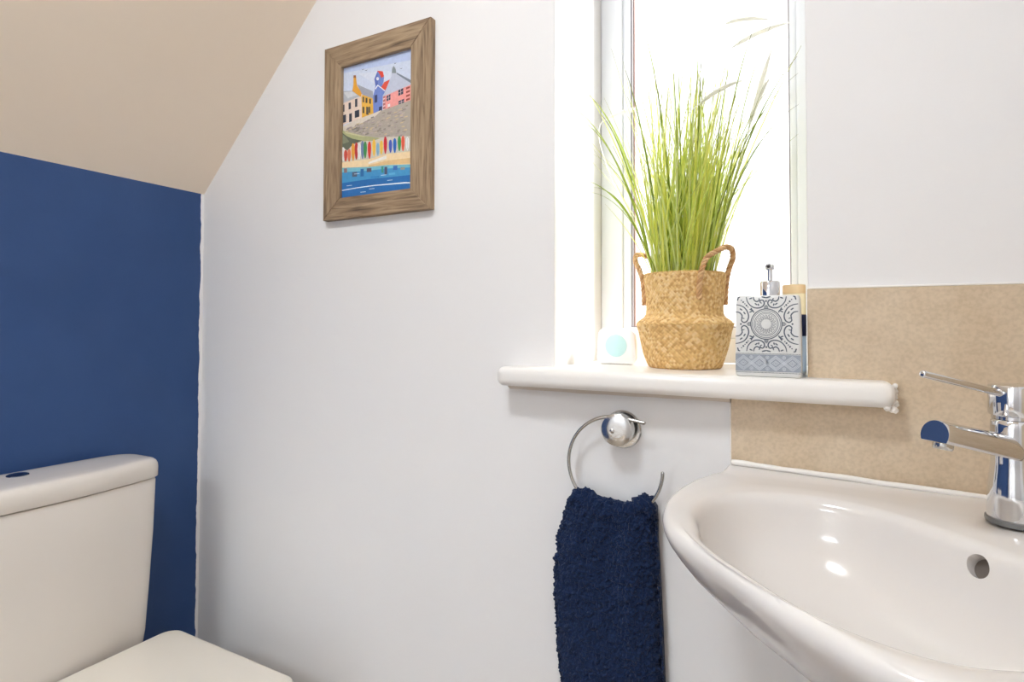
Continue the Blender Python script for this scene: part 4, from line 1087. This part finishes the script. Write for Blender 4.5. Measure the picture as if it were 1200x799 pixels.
for k in range(1, 19):
    a = radians(80) * k / 18
    f = (sin(a) / sin(radians(80))) ** .85; g = ((1 - cos(a)) / (1 - cos(radians(80)))) ** 1.15
    gs = f ** 1.7
    loops.append(ring_pts([.0225 + (ri - .0055 - .0225) * f for ri in rI],
                          [ZBOT + (ZR - .0185 * (1 - w) - .0080 * w - ZBOT) * (g * (1 - w) + gs * w) for w in WF]))
for dr, dz in ((-.0032, -.0120), (-.0005, -.0078), (.0028, -.0045), (.0064, -.0022), (.0105, -.0008)): loops.append(ring_pts([r + dr for r in rI], [ZR + dz * (1 - .52 * w) for w in WF]))
def mixr(t): return [min(i + .0085, o - .02) * (1 - t) + (o - .015) * t if False else (i + .0105) * (1 - t) + max(o - .0125, i + .0125) * t for i, o in zip(rI, rO)]
for t, b in ((.33, .0008), (.66, .0012), (1, .0008)): loops.append(ring_pts(mixr(t), ZR + b, True))
for dr, dz in ((.0085, .0002), (.0052, -.0012), (.0026, -.0036), (.0009, -.0068), (0, -.0110), (.0014, -.0170), (.0055, -.0250)):
    loops.append(ring_pts([r - dr for r in rO], ZR + dz, dr >= .001 or dz > -.009))
for s, dz, sh in ((.922, -.036, 0), (.845, -.053, .001), (.740, -.073, .004), (.640, -.095, .010), (.545, -.118, .020), (.455, -.140, .034), (.37, -.162, .050), (.30, -.185, .066), (.265, -.21, .078)):
    loops.append(ring_pts([r * s for r in rO], ZR + dz, False, sh))
bas = thing('washbasin', 'white ceramic corner washbasin with rounded front against the beige tile', 'washbasin', (BC.x, BC.y, 0))
bm = loft(bmesh.new(), loops); bmesh.ops.recalc_face_normals(bm, faces=bm.faces)
body = obj('basin_bowl', bm, M_CER, bas, sharp=60)
# overflow hole cut into the back of the bowl
OV = Vector((.1345, -.2245, .8485)); ON = Vector((-.66, -.60, .45)).normalized()
cb = lathe(bmesh.new(), [(.0118, -.022), (.0118, .03)], 40, Matrix.Translation(OV) @ ON.to_track_quat('Z', 'Y').to_matrix().to_4x4())
bmesh.ops.recalc_face_normals(cb, faces=cb.faces)
cut = obj('cutter', cb, M_CER, bas)
md = body.modifiers.new('hole', 'BOOLEAN'); md.operation = 'DIFFERENCE'; md.object = cut; md.solver = 'EXACT'
dg = bpy.context.evaluated_depsgraph_get(); me = bpy.data.meshes.new_from_object(body.evaluated_get(dg)); body.modifiers.clear(); body.data = me
me.polygons.foreach_set('use_smooth', [True] * len(me.polygons)); me.set_sharp_from_angle(angle=radians(60))
bpy.data.objects.remove(cut)
M_OVER = mat('overflow_throat_shade', (104, 94, 86), .5)  # shade inside the overflow put into a darker throat colour
bm = lathe(bmesh.new(), [(0, -.0215), (.0116, -.0215), (.0116, -.0205), (0, -.0205)], 32, Matrix.Translation(OV) @ ON.to_track_quat('Z', 'Y').to_matrix().to_4x4(), cap=False)
obj('overflow_hole', bm, M_OVER, bas)['label'] = 'round overflow hole'
bm = lathe(bmesh.new(), [(.0222, ZBOT - .004), (.0222, ZBOT + .0008), (.026, ZBOT + .0022), (.0255, ZBOT + .003), (.019, ZBOT + .0016), (.017, ZBOT - .003), (0, ZBOT - .003)], 40, Matrix.Translation((BC.x, BC.y, 0)), cap=False)
obj('waste', bm, M_CHROME, bas)['label'] = 'chrome waste ring'
pl = [ring_pts([r * s for r in rO], z, False, .078) for s, z in ((.262, ZR - .211), (.255, .56), (.25, .35), (.26, .15), (.29, .03), (.295, .0008))]
obj('pedestal', loft(bmesh.new(), pl), M_CER, bas, sharp=60)

bead = []
for k in range(90):
    x = -.134 + .446 * k / 89; bead.append((x, -.0158, ZR + .0012 + max(.002, .0125 - (x + .137) * .035) + .0012 * noise.noise((x * 22, 1, 0))))
bm = tube(bmesh.new(), bead, [.0042 + .0012 * noise.noise((x * 30, 7, 0)) for x, _, _ in bead], 12)
obj('sealant_bead', bm, M_GLOSSWHITE, bas)['label'] = 'white sealant bead along the tile'

# ------------------------------------------------------------------ mixer tap standing in the basin corner
TX, TY, TZ = .1905, -.1375, ZR + .0062
tap = thing('mixer_tap', 'chrome single-lever mixer tap standing in the corner of the washbasin', 'tap', (TX, TY, TZ))
T = Matrix.Translation((TX, TY, 0)); D = Vector((-.7071, -.7071, 0)); AX = Vector((TX, TY, 0))
obj('base_seal', lathe(bmesh.new(), [(0, TZ), (.0286, TZ), (.0290, TZ + .002), (.0288, TZ + .0055), (.0270, TZ + .0065), (0, TZ + .0065)], 56, T, cap=False), M_RUBBER, tap)
obj('body', lathe(bmesh.new(), [(0, TZ + .0066), (.0272, TZ + .0066), (.0272, TZ + .010), (.0266, TZ + .030), (.0252, TZ + .048), (.0236, TZ + .060), (.0228, TZ + .070), (.0226, TZ + .110), (.0222, .9905), (.0205, .9925), (0, .9925)], 64, T, cap=False), M_CHROME, tap)
obj('cap', lathe(bmesh.new(), [(0, .9930), (.0215, .9930), (.0215, .9965), (.0238, .9975), (.0246, .9995), (.0246, 1.0295), (.0236, 1.0318), (.018, 1.0328), (0, 1.0332)], 64, T, cap=False), M_CHROME, tap)
def spout_loop(c, ax, r, flat):
    ax = ax.normalized(); side = ax.cross(Vector((0, 0, 1))).normalized(); up = side.cross(ax); P = []
    a0 = math.asin(flat)                           # flat underside
    for k in range(41):
        a = -a0 + (pi + 2 * a0) * k / 40; P.append(c + side * r * cos(a) + up * r * sin(a))
    for k in range(1, 8):
        t = k / 8; P.append(P[40].lerp(P[0], t))
    return P
S0, S1 = AX + Vector((0, 0, .9540)), AX + D * .1235 + Vector((0, 0, .9815))
ax = S1 - S0; lp = []
for t, r in ((-.10, .0145), (-.06, .0170), (0, .0182), (.25, .0182), (.5, .0176), (.75, .0169), (.975, .0164), (.993, .0162), (1.0, .0155)):
    lp.append(spout_loop(S0 + ax * t, ax, r, .46))
bm = loft(bmesh.new(), lp); bmesh.ops.recalc_face_normals(bm, faces=bm.faces)
obj('spout', bm, M_CHROME, tap, sharp=35)
axn = ax.normalized(); up = axn.cross(Vector((0, 0, 1))).normalized().cross(axn)
dn = -up
ap = S0 + ax * .885 + dn * .0080
obj('aerator', lathe(bmesh.new(), [(0, 0), (.0098, 0), (.0098, .0045), (.0085, .0062), (.0070, .0062), (.0065, .0045), (0, .0045)], 32, Matrix.Translation(ap) @ dn.to_track_quat('Z', 'Y').to_matrix().to_4x4(), cap=False), M_CHROME_W, tap)
H0, H1 = AX + D * .0235 + Vector((0, 0, 1.0235)), AX + D * .1405 + Vector((0, 0, 1.0480))
hv = (H1 - H0).normalized()
bm = tube(bmesh.new(), [H0, H0.lerp(H1, .5), H1 - hv * .0022, H1 - hv * .0007, H1], [.0042, .0041, .0040, .0036, .0026], 24)
obj('lever', bm, M_CHROME, tap, sharp=50)['label'] = 'thin chrome lever rod'

# ------------------------------------------------------------------ close-coupled toilet against the blue wall
CYc = -.440
wc = thing('toilet', 'white close-coupled toilet with closed seat lid in front of the navy blue wall', 'toilet', (-1.25, CYc, 0))
half = [(-1.512, 0), (-1.512, .150), (-1.5105, .175), (-1.503, .200), (-1.488, .217), (-1.466, .2255), (-1.43, .2275), (-1.400, .2275), (-1.382, .2235), (-1.3705, .212), (-1.364, .195), (-1.356, .155), (-1.347, .105), (-1.341, .055), (-1.339, 0)]
hp = spline([(x, y, 0) for x, y in half], 5)
plan = [(v.x, v.y) for v in hp] + [(v.x, -v.y) for v in hp[-2:0:-1]]
cx0 = -1.425
def cist(z, ins, sy=1.0, fx=0.0):
    out = []
    for x, y in plan:
        sx_ = 1 - ins / .0865; sy_ = (1 - ins / .2275) * sy * 1.085
        xx = cx0 + (x - cx0) * sx_
        if x > cx0: xx += fx * (x - cx0) / .0865
        out.append((max(xx, -1.5135), CYc + y * sy_, z))
    return out
body_l = [cist(.352, .020, .90), cist(.354, .010, .905), cist(.362, .006, .91), cist(.40, .0042, .925), cist(.50, .0042, .955), cist(.62, .0042, .985), cist(.738, .0042, 1.0), cist(.7425, .0060, 1.0), cist(.7430, .0100, 1.0)]
bm = loft(bmesh.new(), body_l); bmesh.ops.recalc_face_normals(bm, faces=bm.faces)
cis = obj('cistern', bm, M_CER_T, wc, sharp=60)
lid_l = [cist(.7432, .012), cist(.7455, .0095), cist(.7458, .0010), cist(.7470, 0), cist(.768, -.0002), cist(.776, .0008), cist(.7825, .0038), cist(.7868, .0085), cist(.7888, .0140), cist(.7900, .022), cist(.7908, .045), cist(.7910, .075)]
bm = loft(bmesh.new(), lid_l); bmesh.ops.recalc_face_normals(bm, faces=bm.faces)
lid = obj('cistern_lid', bm, M_CER_T, wc, sharp=60)
M_BTN = mat('dark_chrome', (120, 128, 145), .12, metal=1)
bm = lathe(bmesh.new(), [(0, .7903), (.0175, .7903), (.0188, .7912), (.0185, .7925), (.015, .7940), (.010, .7952), (0, .7956)], 40, Matrix.Translation((-1.452, CYc, 0)), cap=False)
b = obj('flush_button', bm, M_BTN, lid); b['label'] = 'round chrome flush button'
def seat_loop(z, ins):
    P = rrect(-1.334 + ins, -.6965 + ins, -.916 - ins, -.1835 - ins, max(.034 - ins, .004), 8)
    return [(x, y, z) for x, y in P]
bm = loft(bmesh.new(), [seat_loop(.3805, .004), seat_loop(.3825, .0015), seat_loop(.3860, 0), seat_loop(.3950, 0), seat_loop(.3980, .0012), seat_loop(.3996, .0045), seat_loop(.4002, .012), seat_loop(.4006, .08)])
bmesh.ops.recalc_face_normals(bm, faces=bm.faces)
obj('seat_lid', bm, M_SEAT, wc, sharp=60)['label'] = 'flat closed seat lid'
bm = loft(bmesh.new(), [seat_loop(.3600, .008), seat_loop(.3625, .006), seat_loop(.378, .006), seat_loop(.3802, .008)]); bmesh.ops.recalc_face_normals(bm, faces=bm.faces)
obj('seat', bm, M_SEAT, wc, sharp=60)
def pan_loop(x0, x1, hy, z, r): return [(x, y, z) for x, y in rrect(x0, CYc - hy, x1, CYc + hy, r, 8)]
bm = loft(bmesh.new(), [pan_loop(-1.50, -.955, .215, .3595, .10), pan_loop(-1.50, -.95, .225, .345, .10), pan_loop(-1.50, -.965, .215, .31, .10), pan_loop(-1.50, -1.02, .165, .22, .10), pan_loop(-1.50, -1.07, .125, .10, .08), pan_loop(-1.50, -1.06, .13, .02, .08), pan_loop(-1.50, -1.06, .13, .0008, .08)])
bmesh.ops.recalc_face_normals(bm, faces=bm.faces)
obj('pan', bm, M_CER_T, wc, sharp=60)

# ------------------------------------------------------------------ light: unseen ceiling lamp added for fill, sky outside
LX, LY = -.48, -1.02
lampt = thing('added_ceiling_light', 'round flush white ceiling light added out of view as fill', 'ceiling light', (LX, LY, ZC))
T = Matrix.Translation((LX, LY, 0))
obj('fill_lamp_base', lathe(bmesh.new(), [(0, ZC - .0005), (.16, ZC - .0005), (.16, ZC - .022), (0, ZC - .022)], 48, T, cap=False), M_UPVC, lampt)
M_LAMP = bpy.data.materials.new('fill_diffuser'); M_LAMP.use_nodes = True
bs = M_LAMP.node_tree.nodes['Principled BSDF']; bs.inputs['Base Color'].default_value = (.9, .9, .9, 1)
bs.inputs['Emission Color'].default_value = lin((236, 246, 255)); bs.inputs['Emission Strength'].default_value = LAMP_FILL
obj('fill_lamp_diffuser', lathe(bmesh.new(), [(.15, ZC - .0225), (.15, ZC - .045), (.135, ZC - .062), (.09, ZC - .070), (0, ZC - .072)], 48, T, cap=False), M_LAMP, lampt)

# unseen hallway added beyond the doorway, its made-up lamp fills the room
HX0, HX1, HY0, HY1, HZ = -1.9, 1.1, YF - 1.75, YF - .121, 2.4
struct(obj('wall_hall', box(bmesh.new(), (HX0, HY0 - .1, 0), (HX1, HY0, HZ)), M_WALL, smooth=False))
struct(obj('wall_hall_left', box(bmesh.new(), (HX0 - .1, HY0 - .1, 0), (HX0, HY1, HZ)), M_WALL, smooth=False))
struct(obj('wall_hall_right', box(bmesh.new(), (HX1, HY0 - .1, 0), (HX1 + .1, HY1, HZ)), M_WALL, smooth=False))
struct(obj('ceiling_hall', box(bmesh.new(), (HX0 - .1, HY0 - .1, HZ), (HX1 + .1, HY1 + .121, HZ + .1)), M_WALL, smooth=False))
struct(obj('floor_hall', box(bmesh.new(), (HX0 - .1, HY0 - .1, -.05), (HX1 + .1, YF - .0001, -.0002)), M_FLOOR, smooth=False))
bm = holed([HX0, XL - .12, XR + .12, HX1], [-.0001, HZ], {(1, 0)}, HY1 - .0, HY1 + .10)
struct(obj('wall_hall_front', bm, M_WALL, smooth=False))
hl = thing('added_ceiling_light', 'large square white ceiling light added in the unseen hallway as fill', 'ceiling light', (-.80, YF - .85, HZ))
obj('fill_lamp_base', box(bmesh.new(), (-1.30, YF - 1.25, HZ - .02), (-.30, YF - .45, HZ - .0005), .004), M_UPVC, hl)
M_LAMP2 = M_LAMP.copy(); M_LAMP2.name = 'hall_fill_diffuser'
b2 = M_LAMP2.node_tree.nodes['Principled BSDF']; b2.inputs['Emission Color'].default_value = lin((236, 246, 255)); b2.inputs['Emission Strength'].default_value = HALL_FILL
obj('fill_lamp_diffuser', box(bmesh.new(), (-1.28, YF - 1.23, HZ - .045), (-.32, YF - .47, HZ - .0202), .006), M_LAMP2, hl)

w = bpy.data.worlds.new('overcast_sky'); SC.world = w; w.use_nodes = True
bg = w.node_tree.nodes['Background']; bg.inputs[0].default_value = lin((250, 252, 255)); bg.inputs[1].default_value = SKY
def portal(name, loc, rot, sx, sy):
    l = bpy.data.lights.new(name, 'AREA'); l.shape = 'RECTANGLE'; l.size = sx; l.size_y = sy; l.cycles.is_portal = True
    o = bpy.data.objects.new(name, l); COL.objects.link(o); o.location = loc; o.rotation_euler = rot
sl = bpy.data.lights.new('sun', 'SUN'); sl.energy = SUN; sl.angle = radians(18); sl.color = (1, .985, .96)
so = bpy.data.objects.new('sun', sl); COL.objects.link(so); so.location = (2, 3, 3.5)
so.rotation_euler = Vector((-.60, -.56, -.57)).to_track_quat('-Z', 'Y').to_euler()
portal('window_portal', ((WX0 + WX1) / 2, WT + .01, (WZ0 + WZ1) / 2), (-pi / 2, 0, 0), WX1 - WX0, WZ1 - WZ0)

# ------------------------------------------------------------------ camera
cd = bpy.data.cameras.new('camera'); cam = bpy.data.objects.new('camera', cd); COL.objects.link(cam)
cd.sensor_fit = 'HORIZONTAL'; cd.sensor_width = 36; cd.lens = 676.06 / 1200 * 36; cd.shift_x = 0; cd.shift_y = (364.676 - 399.5) / 1200
cd.clip_start = .01
yaw, pit, rol = .497734, .0236285, .00200834
fw = Vector((-sin(yaw) * cos(pit), cos(yaw) * cos(pit), sin(pit))); r0 = Vector((cos(yaw), sin(yaw), 0)); u0 = r0.cross(fw)
rt = r0 * cos(rol) + u0 * sin(rol); upv = -r0 * sin(rol) + u0 * cos(rol)
R3 = Matrix((rt, upv, -fw)).transposed()
cam.matrix_world = Matrix.Translation((0, -1.0, 1.10)) @ R3.to_4x4()
SC.camera = cam
vs = SC.view_settings
SC.display_settings.display_device = 'sRGB'
vs.view_transform = 'Standard'; vs.look = 'None'; vs.gamma = 1; vs.use_curve_mapping = False; vs.exposure = EXPOSURE
SC.cycles.use_denoising = True
SC.cycles.max_bounces = 12; SC.cycles.diffuse_bounces = 8; SC.cycles.transparent_max_bounces = 16
